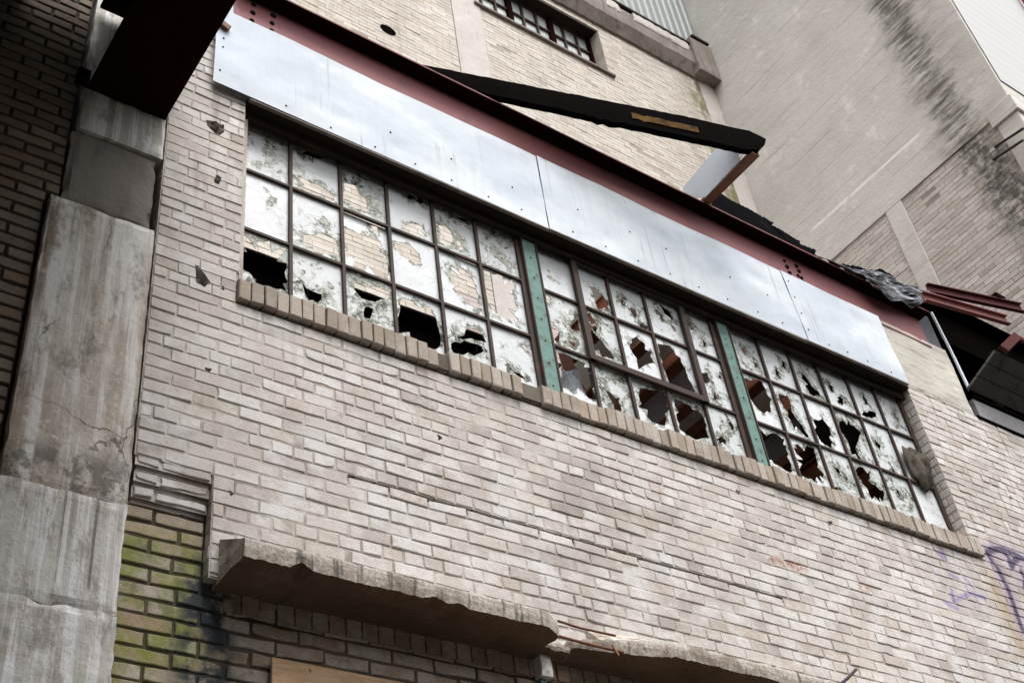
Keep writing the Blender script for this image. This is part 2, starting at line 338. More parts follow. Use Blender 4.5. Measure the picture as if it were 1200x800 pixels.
M_SLATE = metal_paint('grey_sheet', (.085, .095, .11), (.05, .05, .055), .3, .6)
M_GREYS = metal_paint('sooty_board', (.038, .036, .033), (.02, .018, .016), .5, .95, spec=.1, scale=9.)
M_GREYB = metal_paint('grey_board', (.22, .215, .22), (.13, .12, .115), .4, .8)
M_WHITEF = metal_paint('white_flashing', (.62, .67, .73), (.42, .43, .45), .1, .5)
M_BOLT = metal_paint('bolt_iron', (.010, .009, .009), (.014, .009, .007), .4, .9, spec=.1)
M_GROUND = concrete('asphalt_ground', (.045, .043, .04), (.06, .057, .053), (.035, .033, .03), .2)

def galv():
    n = NT('galvanised_sheet'); X = n.xyz()
    a_ = n.noise(1.3, 5, .6, n.vec(1, 1, 1.6)); b_ = n.noise(34, 3, .5, n.vec(1, 1, .06)); s_ = n.noise(2.6, 5, .65, n.vec(2.6, 1, .3, (4, 2, 1)))
    c = n.mix(n.ss(a_, .35, .65), (.46, .50, .55), (.57, .605, .645))
    c = n.mix(n.m('MULTIPLY', n.ss(b_, .45, .7), .22), c, (.46, .49, .535))
    c = n.mix(n.m('MULTIPLY', n.ss(s_, .52, .7), .30), c, (.42, .43, .45))
    rn = n.m('MULTIPLY', n.ss(n.noise(30, 3, .6, n.vec(1, 1, .035, (2, 7, 1))), .60, .72), n.ss(n.noise(2.2, 4, .6, n.vec(1, 1, .7)), .42, .62))
    c = n.mix(n.m('MULTIPLY', rn, .7), c, (.27, .25, .235))
    c = n.mix(n.m('MULTIPLY', n.ss(n.noise(.9, 6, .68, n.vec(1, 1, 2.2, (3, 3, 3))), .47, .62), .5), c, (.37, .42, .485))
    sp = n.m('MULTIPLY', n.ss(n.voro(21), .0, .05, 1., 0.), n.ss(n.noise(3, 3), .52, .58))
    c = n.mix(sp, c, (.12, .10, .09))
    c = n.mix(n.m('MULTIPLY', n.ss(n.noise(3.7, 5, .7), .60, .72), n.ss(X[2], 7.2, 7.45, .4, .08)), c, (.36, .30, .25))
    n.bump(n.m('ADD', n.noise(2.1, 4, .5), n.m('MULTIPLY', b_, .04)), .35, .05)
    return n.done(c, n.ss(a_, .3, .7, .62, .78), .0, .3)
M_GALV = galv()
def plate_white():
    n = NT('pale_blue_panel'); c = n.mix(n.noise(5, 4), (.50, .55, .61), (.58, .62, .67)); n.bump(n.noise(14, 4), .2, .01)
    return n.done(c, .6, 0, .4)
M_PANEL = plate_white()
def foil():
    n = NT('silver_membrane'); f = n.noise(5, 6, .72, n.vec(.7, 1, 3.))
    c = n.mix(n.ss(f, .46, .62), (.018, .018, .022), (.30, .31, .35)); n.bump(n.noise(12, 5, .6, n.vec(.6, 1, 2.)), .8, .03)
    return n.done(c, .38, .55, .5)
M_FOIL = foil()
def ply():
    n = NT('plywood'); g = n.noise(9, 6, .65, n.vec(.7, 1, 5.), 1.4); f = n.noise(60, 4, .6, n.vec(.3, 1, 2))
    c = n.mix(n.ss(g, .3, .7), (.44, .27, .15), (.60, .42, .27)); c = n.mix(n.m('MULTIPLY', f, .35), c, (.26, .14, .07))
    return n.done(c, .8)
M_PLY = ply()
def corr(name, c0, c1, axis_scale):
    n = NT(name); c = n.mix(n.noise(3, 5, .65, n.vec(*axis_scale)), c0, c1); n.bump(n.noise(8, 4), .2, .01)
    return n.done(c, .55, .1, .4)
M_CORR = corr('corrugated_steel', (.17, .185, .18), (.32, .34, .33), (2, 1, .2))
M_SIDING = corr('white_siding', (.33, .325, .32), (.53, .53, .53), (.3, 1, 7))
def glassmat():
    n = NT('dirty_window_glass'); T = n.tint(); X = n.xyz(); p2 = n.comb(X[0], 0., X[2])
    a_ = n.noise(2.6, 5, .62, p2); b_ = n.noise(9.5, 6, .72, n.v('ADD', p2, (3.1, 0, 7.7))); f_ = n.noise(75, 3, .6)
    rim = T[0]
    patch = n.ss(n.m('ADD', b_, n.m('ADD', n.m('MULTIPLY', rim, .25), n.m('MULTIPLY', n.m('SUBTRACT', T[1], .5), .15))), .590, .635)
    vd = n.voro(8.5, n.v('ADD', p2, n.v('SCALE', n.comb(n.noise(3, 2, .5, p2), 0., n.noise(3.3, 2, .5, n.v('ADD', p2, (5., 0, 0)))), .25)), 'DISTANCE_TO_EDGE')
    crack = n.m('MULTIPLY', n.ss(vd, .0, .018, 1., 0.), n.ss(n.m('ADD', a_, n.m('MULTIPLY', rim, .25)), .46, .60))
    film = n.mix(n.ss(a_, .3, .7), (.56, .58, .60), (.66, .675, .69))
    film = n.mix(n.m('MULTIPLY', n.ss(b_, .42, .6), .28), film, (.43, .44, .43))
    film = n.mix(n.m('MULTIPLY', n.ss(f_, .55, .75), .22), film, (.34, .35, .34))
    cell = n.voro(30, n.v('ADD', p2, n.v('SCALE', n.comb(n.noise(9, 2, .5, p2), 0., n.noise(9.3, 2, .5, p2)), .06)), out='Color')
    cs_ = n.n.new('ShaderNodeSeparateColor'); n.put(cs_.inputs[0], cell); ce = n.voro(30, p2, 'DISTANCE_TO_EDGE')
    shat = n.ss(n.m('ADD', n.noise(3.6, 6, .7, n.v('ADD', p2, (8., 0., 1.))), n.m('ADD', n.m('MULTIPLY', rim, .17), n.m('MULTIPLY', n.m('SUBTRACT', T[1], .5), .10))), .53, .63)
    film = n.mix(n.m('MULTIPLY', shat, .85), film, n.mix(n.ss(cs_.outputs[0], .25, .9), (.20, .205, .17), (.66, .67, .66)))
    film = n.mix(n.m('MULTIPLY', n.m('MULTIPLY', n.ss(ce, 0., .05, 1., 0.), shat), .6), film, (.72, .73, .73))
    spk = n.m('MULTIPLY', n.ss(n.noise(44, 4, .8, p2), .60, .66), n.ss(b_, .45, .62, .15, 1.))
    film = n.mix(n.m('MULTIPLY', spk, .85), film, (.13, .12, .09))
    film = n.mix(n.m('MULTIPLY', crack, .7), film, (.22, .24, .22))
    film = n.mix(n.m('MULTIPLY', n.ss(X[2], 7.06, 7.14), n.ss(n.noise(14, 4, .7, p2), .3, .55, .35, .85)), film, (.10, .105, .10))
    film = n.mix(n.ss(T[1], .15, .9, .0, .42), film, (.33, .355, .345))
    film = n.mix(n.ss(rim, .72, .95, 0., .7), film, (.78, .80, .79))
    n.done(film, n.ss(f_, .3, .7, .12, .3), 0, .45)
    n.bump(n.m('ADD', n.m('MULTIPLY', vd, .6), n.m('MULTIPLY', b_, .5)), .35, .01)
    tr = n.n.new('ShaderNodeBsdfTransparent'); tr.inputs[0].default_value = (.72, .76, .73, 1)
    pd = n.n.new('ShaderNodeBsdfPrincipled'); cc = n.mix(n.ss(n.noise(48, 4, .75), .42, .6), (.11, .115, .09), (.46, .47, .42)); n.put(pd.inputs['Base Color'], cc); pd.inputs['Roughness'].default_value = .3
    mx = n.n.new('ShaderNodeMixShader'); n.put(mx.inputs[0], n.ss(n.noise(20, 5, .7), .40, .56, .25, .95)); n.put(mx.inputs[1], tr.outputs[0]); n.put(mx.inputs[2], pd.outputs[0])
    fin = n.n.new('ShaderNodeMixShader'); n.put(fin.inputs[0], patch); n.put(fin.inputs[1], n.bsdf.outputs[0]); n.put(fin.inputs[2], mx.outputs[0])
    n.put(n.out.inputs['Surface'], fin.outputs[0])
    return n.mat
M_GLASS = glassmat()
def uglass():
    n = NT('upper_window_glass'); X = n.xyz()
    c = n.mix(n.voro(2.6, n.vec(1.6, 0, 1.), out='Color'), (.42, .48, .46), (.80, .84, .84)); return n.done(n.mix(.35, c, (.66, .71, .70)), .25, 0, .5)
M_UGLASS = uglass()
M_RAG = metal_paint('grey_rag', (.10, .088, .073), (.03, .026, .022), .55, .95, spec=.05, scale=11.)
M_TWIG = metal_paint('dark_wire', (.03, .022, .03), (.05, .03, .02), .4, .8)

# ------------------------------------------------------------------ brickwork
def jag(poly, sd, amp=.010, step=.018, spike=0.):
    rnd = random.Random(sd); out = []
    for (a_, b_) in zip(poly, poly[1:] + poly[:1]):
        L = math.dist(a_, b_); n = max(2, int(L / step))
        for i in range(n):
            t = i / n; s = amp * rnd.gauss(0, 1) * (1. if i else .5)
            nx, ny = -(b_[1] - a_[1]) / max(L, 1e-6), (b_[0] - a_[0]) / max(L, 1e-6)
            x, y = a_[0] + (b_[0] - a_[0]) * t + nx * s, a_[1] + (b_[1] - a_[1]) * t + ny * s
            if spike and rnd.random() < spike:
                cx, cy = sum(p[0] for p in poly) / len(poly), sum(p[1] for p in poly) / len(poly); k = rnd.uniform(.12, .42); x += (cx - x) * k; y += (cy - y) * k
            out.append((x, y))
    return out
def inside(p, poly):
    x, y = p; c = False; n = len(poly)
    for i in range(n):
        x1, y1 = poly[i]; x2, y2 = poly[(i + 1) % n]
        if (y1 > y) != (y2 > y) and x < (x2 - x1) * (y - y1) / (y2 - y1) + x1: c = not c
    return c
CH, BP, J = .0668, .2135, .009
def brickwork(mb, P, umin, umax, z0, z1, spans, lod=1, hdr=None, dep=.05, jit=1., paint=None, skip=None, joint=J, cavity=(), holes=()):
    """P(u, z, d) -> point, d = metres out of the face. spans(z) -> [(ua, ub)] where wall stands at height z."""
    k0 = int(math.floor(z0 / CH)); k1 = int(math.ceil(z1 / CH))
    for k in range(k0, k1):
        za, zb = k * CH, (k + 1) * CH
        if zb <= z0 + .01 or za >= z1 - .01: continue
        za, zb = max(za, z0), min(zb, z1); zm = (za + zb) / 2
        head = hdr is not None and k % 6 == hdr
        pit = BP / 2 if head else BP
        off = (k % 2) * BP / 2 + (.25 * BP if head else 0) + random.uniform(-.008, .008) * jit
        for ua, ub in spans(zm):
            ub = min(ub, umax); ua = max(ua, umin)
            if ub - ua < .02: continue
            joints = [ua]; i = math.floor((ua - off) / pit) + 1
            while off + i * pit < ub - .035:
                q = off + i * pit + random.gauss(0, .0022) * jit
                if q > ua + .035: joints.append(q)
                i += 1
            joints.append(ub)
            for a_, b_ in zip(joints[:-1], joints[1:]):
                um = (a_ + b_) / 2
                hit_ = [h for h in holes if max(p[0] for p in h) > a_ and min(p[0] for p in h) < b_ and max(p[1] for p in h) > za and min(p[1] for p in h) < zb]
                if skip and skip(um, zm): continue
                if hit_:
                    j2 = joint / 2; t = (min(1, max(0, random.gauss(.5, .2))), random.random() ** 2.2, .5)
                    for (r0, r1, q0, q1, dd_, mi_) in ((a_, b_, za, zb, -.005, 1), (a_ + j2, b_ - j2, za + j2, zb - j2, 0., 0)):
                        mi_ += 2 if paint and paint(um) else 0
                        pts = []; eds = []
                        def lp(l):
                            o = len(pts); pts.extend(Vector(p) for p in l); eds.extend((o + i, o + (i + 1) % len(l)) for i in range(len(l)))
                        lp([(r0, q0), (r1, q0), (r1, q1), (r0, q1)])
                        for h in hit_: lp([(min(max(x, r0 + .0004), r1 - .0004), min(max(z, q0 + .0004), q1 - .0004)) for x, z in h])
                        V, _e, F, *_r = delaunay_2d_cdt(pts, eds, [], 0, 1e-5)
                        F = [f for f in F if not any(inside((sum(V[i].x for i in f) / 3, sum(V[i].y for i in f) / 3), h) for h in hit_)]
                        mb.add([P(v.x, v.y, dd_) for v in V], F, mi_, t)
                        cnt = {}
                        for f in F:
                            for e0, e1 in zip(f, f[1:] + f[:1]): cnt[(min(e0, e1), max(e0, e1))] = cnt.get((min(e0, e1), max(e0, e1)), 0) + 1
                        for (e0, e1), c_ in cnt.items():
                            if c_ == 1: mb.add([P(V[e0].x, V[e0].y, dd_), P(V[e1].x, V[e1].y, dd_), P(V[e1].x, V[e1].y, -.05), P(V[e0].x, V[e0].y, -.05)], [(0, 1, 2, 3)], mi_, t)
                    continue
                md = (-.0040 if lod else -.0028) + .0022 * nz(um * 1.3, zm * 1.3, 4.) - (.004 if jit > 1.1 else 0)
                cr = any(c0 < um < c1 and abs(zb - cz) < .02 for c0, c1, cz in cavity); zt_ = zb - (.034 if cr else 0)
                mb.add([P(a_, za, md), P(b_, za, md), P(b_, zt_, md), P(a_, zt_, md)], [(0, 1, 2, 3)], 1 + (2 if paint and paint(um) else 0), (.5, .5, .5))
                j2 = joint / 2 * (1 + .25 * nz(um, zm, 9.) * jit)
                x0, x1, y0, y1 = a_ + j2, b_ - j2, za + j2, zb - j2
                if cr: y1 -= .009 + .016 * abs(nz(um * 3, 1))
                dz = max(-.0025, random.gauss(0, .0014) * jit); tl = random.gauss(0, .0014) * jit; hh = random.gauss(0, .0011) * jit
                t = (min(1, max(0, random.gauss(.5, .29))), random.random() ** 2.2, random.random())
                mi = 2 if paint and paint(um) else 0
                if lod == 0:
                    c4 = [(x0, y0), (x1, y0), (x1, y1), (x0, y1)]
                    vs = [P(x, y, dz) for x, y in c4] + [P(x, y, -.03) for x, y in c4]
                    mb.add(vs, [(0, 1, 2, 3), (0, 4, 5, 1), (1, 5, 6, 2), (2, 6, 7, 3), (3, 7, 4, 0)], mi, t)
                else:
                    ring = []
                    nx = max(1, int((x1 - x0) / .05))
                    for s in range(nx): ring.append((x0 + (x1 - x0) * s / nx, y0))
                    ring += [(x1, y0), (x1, (y0 + y1) / 2)]
                    for s in range(nx): ring.append((x1 - (x1 - x0) * s / nx, y1))
                    ring += [(x0, y1), (x0, (y0 + y1) / 2)]
                    rr = []
                    for (x, y) in ring:
                        e_ = abs(random.gauss(0, .0016)) * jit + (.007 * random.random() if random.random() < .05 * jit else 0)
                        fx = 1 if x < um else -1; fy = 1 if y < zm else -1
                        rr.append((x + fx * e_, y + fy * e_ + hh * (x - um) / .1))
                    n = len(rr); ins = .0035
                    def dd(x, y): return dz + tl * (x - um) / .1 
                    v0 = [P(x + (ins if x < um else -ins), y + (ins if y < zm else -ins), dd(x, y)) for x, y in rr]
                    v1 = [P(x, y, dd(x, y) - .003) for x, y in rr]; v2 = [P(x, y, -dep) for x, y in rr]
                    fs = [tuple(range(n))]
                    for q in range(n):
                        r = (q + 1) % n; fs += [(q, n + q, n + r, r), (n + q, 2 * n + q, 2 * n + r, n + r)]
                    mb.add(v0 + v1 + v2, fs, mi, t)
def facing_y(Y): return lambda u, z, d: (u, Y - d, z)      # looks towards -Y
def facing_x(X): return lambda u, z, d: (X - d, u, z)      # looks towards -X

# ------------------------------------------------------------------ ground
g = MB(); g.add([(-400, -400, 0), (400, -400, 0), (400, 400, 0), (-400, 400, 0)], [(0, 1, 2, 3)])
tag(g.build('ground', M_GROUND), kind='structure')

# ================================================================== the factory
fac = thing('factory_building', 'long pale brick factory with a band of broken windows above a crumbling concrete ledge', 'building', (4.5, 4, 0))
WL, WR = 1.377, 10.80
def main_spans(z):
    if z > 7.2: return [(WL, 1.86)]
    if z > 5.86: return [(WL, 1.80), (7.335, WR)]
    if z > 5.70: return [(WL, 1.785), (7.345, WR)]
    if z > 4.685: return [(WL, WR)]
    return [(1.715, WR)]
WALL_HOLES = [jag(h, 50 + i, .003) for i, h in enumerate([
 [(1.572, 6.895), (1.633, 6.923), (1.679, 6.922), (1.682, 6.856), (1.647, 6.812), (1.601, 6.847)], [(1.65, 6.511), (1.678, 6.501), (1.671, 6.445), (1.644, 6.443)],
 [(1.574, 5.83), (1.597, 5.83), (1.624, 5.792), (1.656, 5.753), (1.628, 5.71), (1.585, 5.719)], [(1.7, 5.732), (1.72, 5.763), (1.726, 5.727)],
 [(1.651, 5.232), (1.687, 5.236), (1.676, 5.212), (1.656, 5.209)], [(1.778, 4.616), (1.809, 4.612), (1.794, 4.591)],
 [(4.994, 5.566), (5.026, 5.557), (5.002, 5.526), (4.976, 5.53)], [(5.768, 5.556), (5.826, 5.566), (5.785, 5.523)], [(8.14, 6.436), (8.2, 6.43), (8.137, 6.396)], [(2.866, 5.264), (2.9, 5.254), (2.873, 5.229)]])]
wall = MB()
brickwork(wall, facing_y(4.0), WL, WR, 4.19, 7.93, main_spans, 1, 1, .05, 1., lambda u: u > 6.6, None, .0070, [(2.45, 5.2, 4.876)], WALL_HOLES)
wall.box(WL + .02, 1.84, 4.055, 4.30, 4.75, 8.2, 1); wall.box(WL + .02, WR, 4.055, 4.30, 4.75, 5.74, 1)
wall.box(7.40, WR, 4.055, 4.30, 5.74, 7.19, 1); wall.box(WL + .02, WR, 4.10, 4.32, 2.5, 4.75, 1)
# returns: left end of the wall and the two window jambs
brickwork(wall, facing_x(WL), 4.004, 4.12, 4.19, 7.93, lambda z: [(4.004, 4.12)] if z > 4.69 else [], 1, None, .03)
brickwork(wall, facing_x(7.335), 4.004, 4.12, 5.80, 7.19, lambda z: [(4.004, 4.12)], 1, None, .03, .6)
brickwork(wall, lambda u, z, dd: (1.80 + dd, u, z), 4.004, 4.12, 5.80, 7.19, lambda z: [(4.004, 4.12)], 0, None, .03)
brickwork(wall, facing_x(1.715), 4.004, 4.06, 4.19, 4.69, lambda z: [(4.004, 4.06)], 0, None, .03)
wall.build('brick_wall', M_BRICK + M_BRICKG, fac)
# recessed wall under the ledge with the mossy strip at its left end and three corbelled courses
pier = MB()
brickwork(pier, facing_y(4.055), WL - .01, WR, 3.2, 4.486, lambda z: [(WL - .01, 1.715 if z > 4.19 else WR)], 1, None, .05, 1.45, joint=.010)
cb = MB()
for i, yy in enumerate((4.034, 4.018, 4.002)):
    z0 = 4.487 + i * .0672
    brickwork(cb, lambda u, z, dd, yy=yy, z0=z0: (u, yy - dd, z0 + z), WL - .005 + .004 * i, 1.713, .012, .066, lambda z: [(WL - .005 + .02 * random.random(), 1.713)], 1, None, .04, 2.2, joint=.009)
    cb.box(WL + .02, 1.71, yy + .022, 4.1, z0 - .002, z0 + .066, 1)
cb.build('corbel_course', M_BRICK, fac)['label'] = 'three stepped brick courses over the mossy strip beside the column'
# soldier course right under the ledge
for i in range(64):
    u = 1.80 + i * .078
    vs = MB(); pier.box(u + .005, u + .073, 4.045 + random.gauss(0, .003), 4.09, 4.09, 4.17, 0, (random.random() * .6, random.random(), .5))
pier.build('mossy_brick_wall', M_PIER, fac)['label'] = 'recessed brown brick strip with green moss under the corbelled courses'

# left wall beyond the column
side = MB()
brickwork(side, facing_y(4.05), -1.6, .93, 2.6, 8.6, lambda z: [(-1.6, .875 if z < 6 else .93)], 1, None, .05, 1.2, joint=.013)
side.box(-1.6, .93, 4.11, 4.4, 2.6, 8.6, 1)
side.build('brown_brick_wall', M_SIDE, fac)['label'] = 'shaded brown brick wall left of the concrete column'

# rough concrete blocks
def rough_block(mb, x0, x1, yf, yb, z0, z1, res=.03, amp=.008, chip=.012, seed=0., mi=0):
    nx = max(2, int((x1 - x0) / res)); nzz = max(2, int((z1 - z0) / res)); grid = []
    for j in range(nzz + 1):
        row = []
        for i in range(nx + 1):
            x = x0 + (x1 - x0) * i / nx; z = z0 + (z1 - z0) * j / nzz
            ex = min(x - x0, x1 - x); ez = min(z - z0, z1 - z); y = yf + amp * fr(x * 3 + seed, z * 3, seed) * .6
            edge = max(0, 1 - min(ex, ez) / .03)
            y += edge * (.006 + chip * max(0, nz(x * 9 + seed, z * 9, 3.)) * 2)
            px = x + (chip * .7 * nz(z * 11 + seed, 5.) if i in (0, nx) else 0); pz = z + (chip * .9 * nz(x * 11 + seed, 8.) if j in (0, nzz) else 0)
            row.append((px, y, pz))
        grid.append(row)
    vs = [p for r in grid for p in r]; W = nx + 1
    fs = [(j * W + i, j * W + i + 1, (j + 1) * W + i + 1, (j + 1) * W + i) for j in range(nzz) for i in range(nx)]
    bd = [i for i in range(W)] + [j * W + nx for j in range(1, nzz + 1)] + [nzz * W + i for i in range(nx - 1, -1, -1)] + [j * W for j in range(nzz - 1, 0, -1)]
    o = len(vs); vs += [(vs[i][0], yb, vs[i][2]) for i in bd]; n = len(bd)
    fs += [(bd[i], o + i, o + (i + 1) % n, bd[(i + 1) % n]) for i in range(n)]
    mb.add(vs, fs, mi)
cc = MB()
rough_block(cc, .845, 1.372, 3.982, 4.5, 2.6, 3.94, .014, .020, .030, 1.3, 2)
rough_block(cc, .862, 1.368, 3.997, 4.5, 3.945, 4.425, .018, .004, .012, 4.1, 2)
rough_block(cc, .888, 1.372, 4.008, 4.5, 4.432, 5.968, .018, .006, .009, 7.7, 0)
rough_block(cc, .935, 1.352, 4.024, 4.5, 5.972, 6.47, .025, .008, .022, 2.9, 1)
rough_block(cc, .955, 1.372, 4.004, 4.5, 6.474, 6.775, .025, .004, .006, 3.4, 2)
rough_block(cc, .955, 1.36, 4.07, 4.5, 6.775, 8.6, .05, .005, .01, 5.5, 2)
cc.build('concrete_column', [M_COL, M_COLD, M_COLL], fac)['label'] = 'weathered grey concrete column with a dark patched block near its top'

li = MB(); rough_block(li, 7.305, 8.17, 3.992, 4.3, 7.205, 7.905, .04, .006, .006, 11.)
li.build('concrete_lintel', M_LINTEL, fac)

# brick sill of rowlocks, broken in two places
si = MB(); u = 1.785; i = 0
while u < 7.345:
    w_ = .0660
    brk = 2.88 < u < 2.96 or 3.40 < u < 3.55
    dz = .010 * fr(u * 1.5, 3.); yf = 3.967 + random.gauss(0, .004); zt = 5.822 + dz + random.gauss(0, .0035) - (.014 * random.random() if random.random() < .12 else 0); zb = 5.694 + dz
    if brk: yf = 3.99 + .008 * random.random(); zt = 5.76 + .02 * random.random()
    elif 2.83 < u < 2.89 or 3.37 < u < 3.41: yf = 3.975; zt -= .02
    ins = .004; x0, x1 = u + .0035, u + w_ - .0035
    t = (random.random(), random.random() ** 2, .5)
    for k_ in range(1):
        vs = []
        for y, q in ((yf, ins), (yf + .004, 0), (4.13, 0)):
            jx = [random.gauss(0, .0022) for _ in range(8)]
            rise = .05 if y > 4.1 else 0
            vs += [(x0 + q + jx[0], y, zb + q + jx[1]), (x1 - q + jx[2], y, zb + q + jx[3]), (x1 - q + jx[4], y, zt - q + rise + jx[5]), (x0 + q + jx[6], y, zt - q + rise + jx[7])]
        fs = [(0, 1, 2, 3)]
        for r in range(2):
            for s in range(4): fs.append((r * 4 + s, (r + 1) * 4 + s, (r + 1) * 4 + (s + 1) % 4, r * 4 + (s + 1) % 4))
        si.add(vs, fs, 0, t)
    u += w_; i += 1
si.box(1.79, 7.34, 3.985, 4.12, 5.700, 5.80, 1)
si.build('window_sill', M_SILL, fac)

# ------------------------------------------------------------------ windows
ROWS = [5.86, 6.31, 6.76, 7.165]
MODS = [[1.80, 2.12, 2.432, 2.74, 3.056, 3.366, 3.700], [3.806, 4.114, 4.404, 4.716, 5.036, 5.345], [5.472, 5.78, 6.092, 6.392, 6.708, 7.016, 7.330]]
GY = 4.11
HOLES = [
 [(2.225,7.171),(2.305,7.229),(2.405,7.254),(2.404,7.196),(2.343,7.138),(2.263,7.104),(2.205,7.104)],
 [(2.172,6.883),(2.294,6.893),(2.390,6.859),(2.399,6.801),(2.229,6.787),(2.171,6.805)],
 [(2.465,7.008),(2.538,7.018),(2.602,6.944),(2.642,6.836),(2.453,6.808)],
 [(1.844,6.260),(2.107,6.283),(2.108,5.980),(1.937,5.971),(1.927,6.004),(1.844,6.060)],
 [(2.205,6.445),(2.303,6.513),(2.391,6.504),(2.419,6.373),(2.326,6.355),(2.194,6.349)],
 [(2.458,6.631),(2.573,6.675),(2.672,6.677),(2.718,6.596),(2.713,6.329),(2.585,6.335),(2.448,6.316)],
 [(2.190,6.090),(2.258,6.047),(2.309,6.052),(2.279,5.983),(2.229,5.978)],
 [(2.497,6.244),(2.634,6.255),(2.724,6.250),(2.697,6.157),(2.586,6.133),(2.504,6.140)],
 [(2.551,6.084),(2.608,6.080),(2.596,6.012),(2.574,5.992),(2.547,6.003)],
 [(2.894,7.127),(2.916,7.145),(2.942,7.142),(2.940,7.112),(2.923,7.092),(2.902,7.086),(2.887,7.095)],
 [(2.959,7.148),(2.983,7.169),(3.011,7.159),(3.008,7.116),(2.988,7.089),(2.965,7.085),(2.950,7.102)],
 [(2.873,6.863),(2.935,6.907),(3.008,6.905),(3.002,6.837),(2.955,6.788),(2.896,6.772),(2.854,6.789)],
 [(3.241,7.130),(3.315,7.123),(3.312,7.091),(3.244,7.094)],
 [(3.103,6.971),(3.189,6.984),(3.191,6.818),(3.102,6.825)],
 [(2.783,6.669),(2.870,6.698),(2.935,6.646),(2.946,6.569),(2.843,6.561),(2.783,6.580)],
 [(3.149,6.636),(3.260,6.674),(3.318,6.603),(3.335,6.393),(3.230,6.401),(3.167,6.467)],
 [(3.394,6.729),(3.608,6.749),(3.601,6.359),(3.467,6.396),(3.393,6.431),(3.390,6.601)],
 [(2.797,6.246),(2.984,6.255),(3.028,6.109),(3.022,5.989),(2.965,5.938),(2.868,5.973),(2.755,5.972),(2.762,6.091)],
 [(3.098,6.032),(3.189,6.093),(3.316,6.096),(3.319,6.070),(3.243,6.007),(3.102,5.969)],
 [(3.134,6.096),(3.250,6.220),(3.330,6.208),(3.344,6.137),(3.239,6.126)],
 [(3.484,6.002),(3.545,5.994),(3.589,5.955),(3.549,5.965)],
 [(3.825,6.451),(3.886,6.487),(3.928,6.452),(3.894,6.364),(3.842,6.379)],
 [(4.028,6.598),(4.086,6.651),(4.086,6.545),(4.019,6.518)],
 [(3.981,6.406),(4.027,6.431),(4.022,6.370)],
 [(4.235,6.983),(4.288,7.014),(4.328,6.990),(4.338,6.951),(4.390,6.904),(4.380,6.829),(4.283,6.802),(4.276,6.896)],
 [(4.165,6.714),(4.279,6.733),(4.183,6.599),(4.235,6.522),(4.360,6.412),(4.303,6.396),(4.191,6.373),(4.166,6.480)],
 [(4.647,6.831),(4.702,6.825),(4.691,6.780),(4.621,6.780)],
 [(4.490,6.589),(4.578,6.689),(4.677,6.599),(4.669,6.510),(4.521,6.390),(4.521,6.481)],
 [(4.752,6.694),(4.904,6.725),(4.934,6.605),(4.999,6.387),(4.786,6.351),(4.764,6.434),(4.745,6.554)],
 [(4.876,7.102),(4.959,7.062),(4.977,6.997),(4.903,7.024)],
 [(5.090,7.068),(5.148,7.045),(5.112,6.988),(5.083,7.013)],
 [(5.090,6.572),(5.165,6.609),(5.159,6.504),(5.098,6.498)],
 [(4.195,6.108),(4.307,6.090),(4.297,5.976),(4.238,5.975),(4.219,6.045)],
 [(4.504,6.247),(4.707,6.294),(4.734,6.182),(4.634,5.989),(4.528,5.985),(4.443,6.066)],
 [(4.779,6.259),(5.007,6.237),(5.008,6.019),(4.864,5.964),(4.757,6.006),(4.760,6.124)],
 [(5.073,6.040),(5.135,6.078),(5.153,6.017),(5.096,6.005)],
 [(6.191,6.969),(6.248,7.003),(6.270,6.907),(6.341,6.870),(6.296,6.790),(6.203,6.809)],
 [(6.544,6.900),(6.578,6.920),(6.604,6.906),(6.584,6.859),(6.554,6.832),(6.528,6.831),(6.517,6.851)],
 [(6.801,6.856),(6.875,6.890),(6.954,6.895),(6.934,6.852),(6.873,6.817),(6.806,6.801),(6.764,6.808)],
 [(5.510,6.691),(5.708,6.738),(5.754,6.596),(5.705,6.459),(5.582,6.440),(5.524,6.537)],
 [(5.820,6.670),(5.978,6.700),(5.945,6.567),(6.037,6.383),(5.988,6.331),(5.901,6.385),(5.886,6.522),(5.842,6.580)],
 [(6.145,6.552),(6.263,6.603),(6.328,6.554),(6.269,6.412),(6.331,6.362),(6.256,6.313),(6.151,6.362),(6.122,6.459)],
 [(6.448,6.643),(6.565,6.707),(6.671,6.618),(6.542,6.452),(6.539,6.319),(6.457,6.354),(6.466,6.476),(6.432,6.563)],
 [(5.824,6.244),(6.052,6.283),(6.035,6.175),(6.061,6.068),(6.004,5.962),(5.802,5.979)],
 [(6.111,5.977),(6.206,6.004),(6.186,5.957),(6.117,5.951)],
 [(6.431,6.263),(6.605,6.269),(6.542,6.168),(6.676,6.115),(6.629,5.974),(6.509,5.998),(6.461,6.144)],
 [(3.837,6.281),(4.143,6.267),(4.113,5.995),(3.813,6.000)],
 [(5.499,6.268),(5.768,6.265),(5.733,5.978),(5.500,6.001)],
]
rnd = random.Random(12)
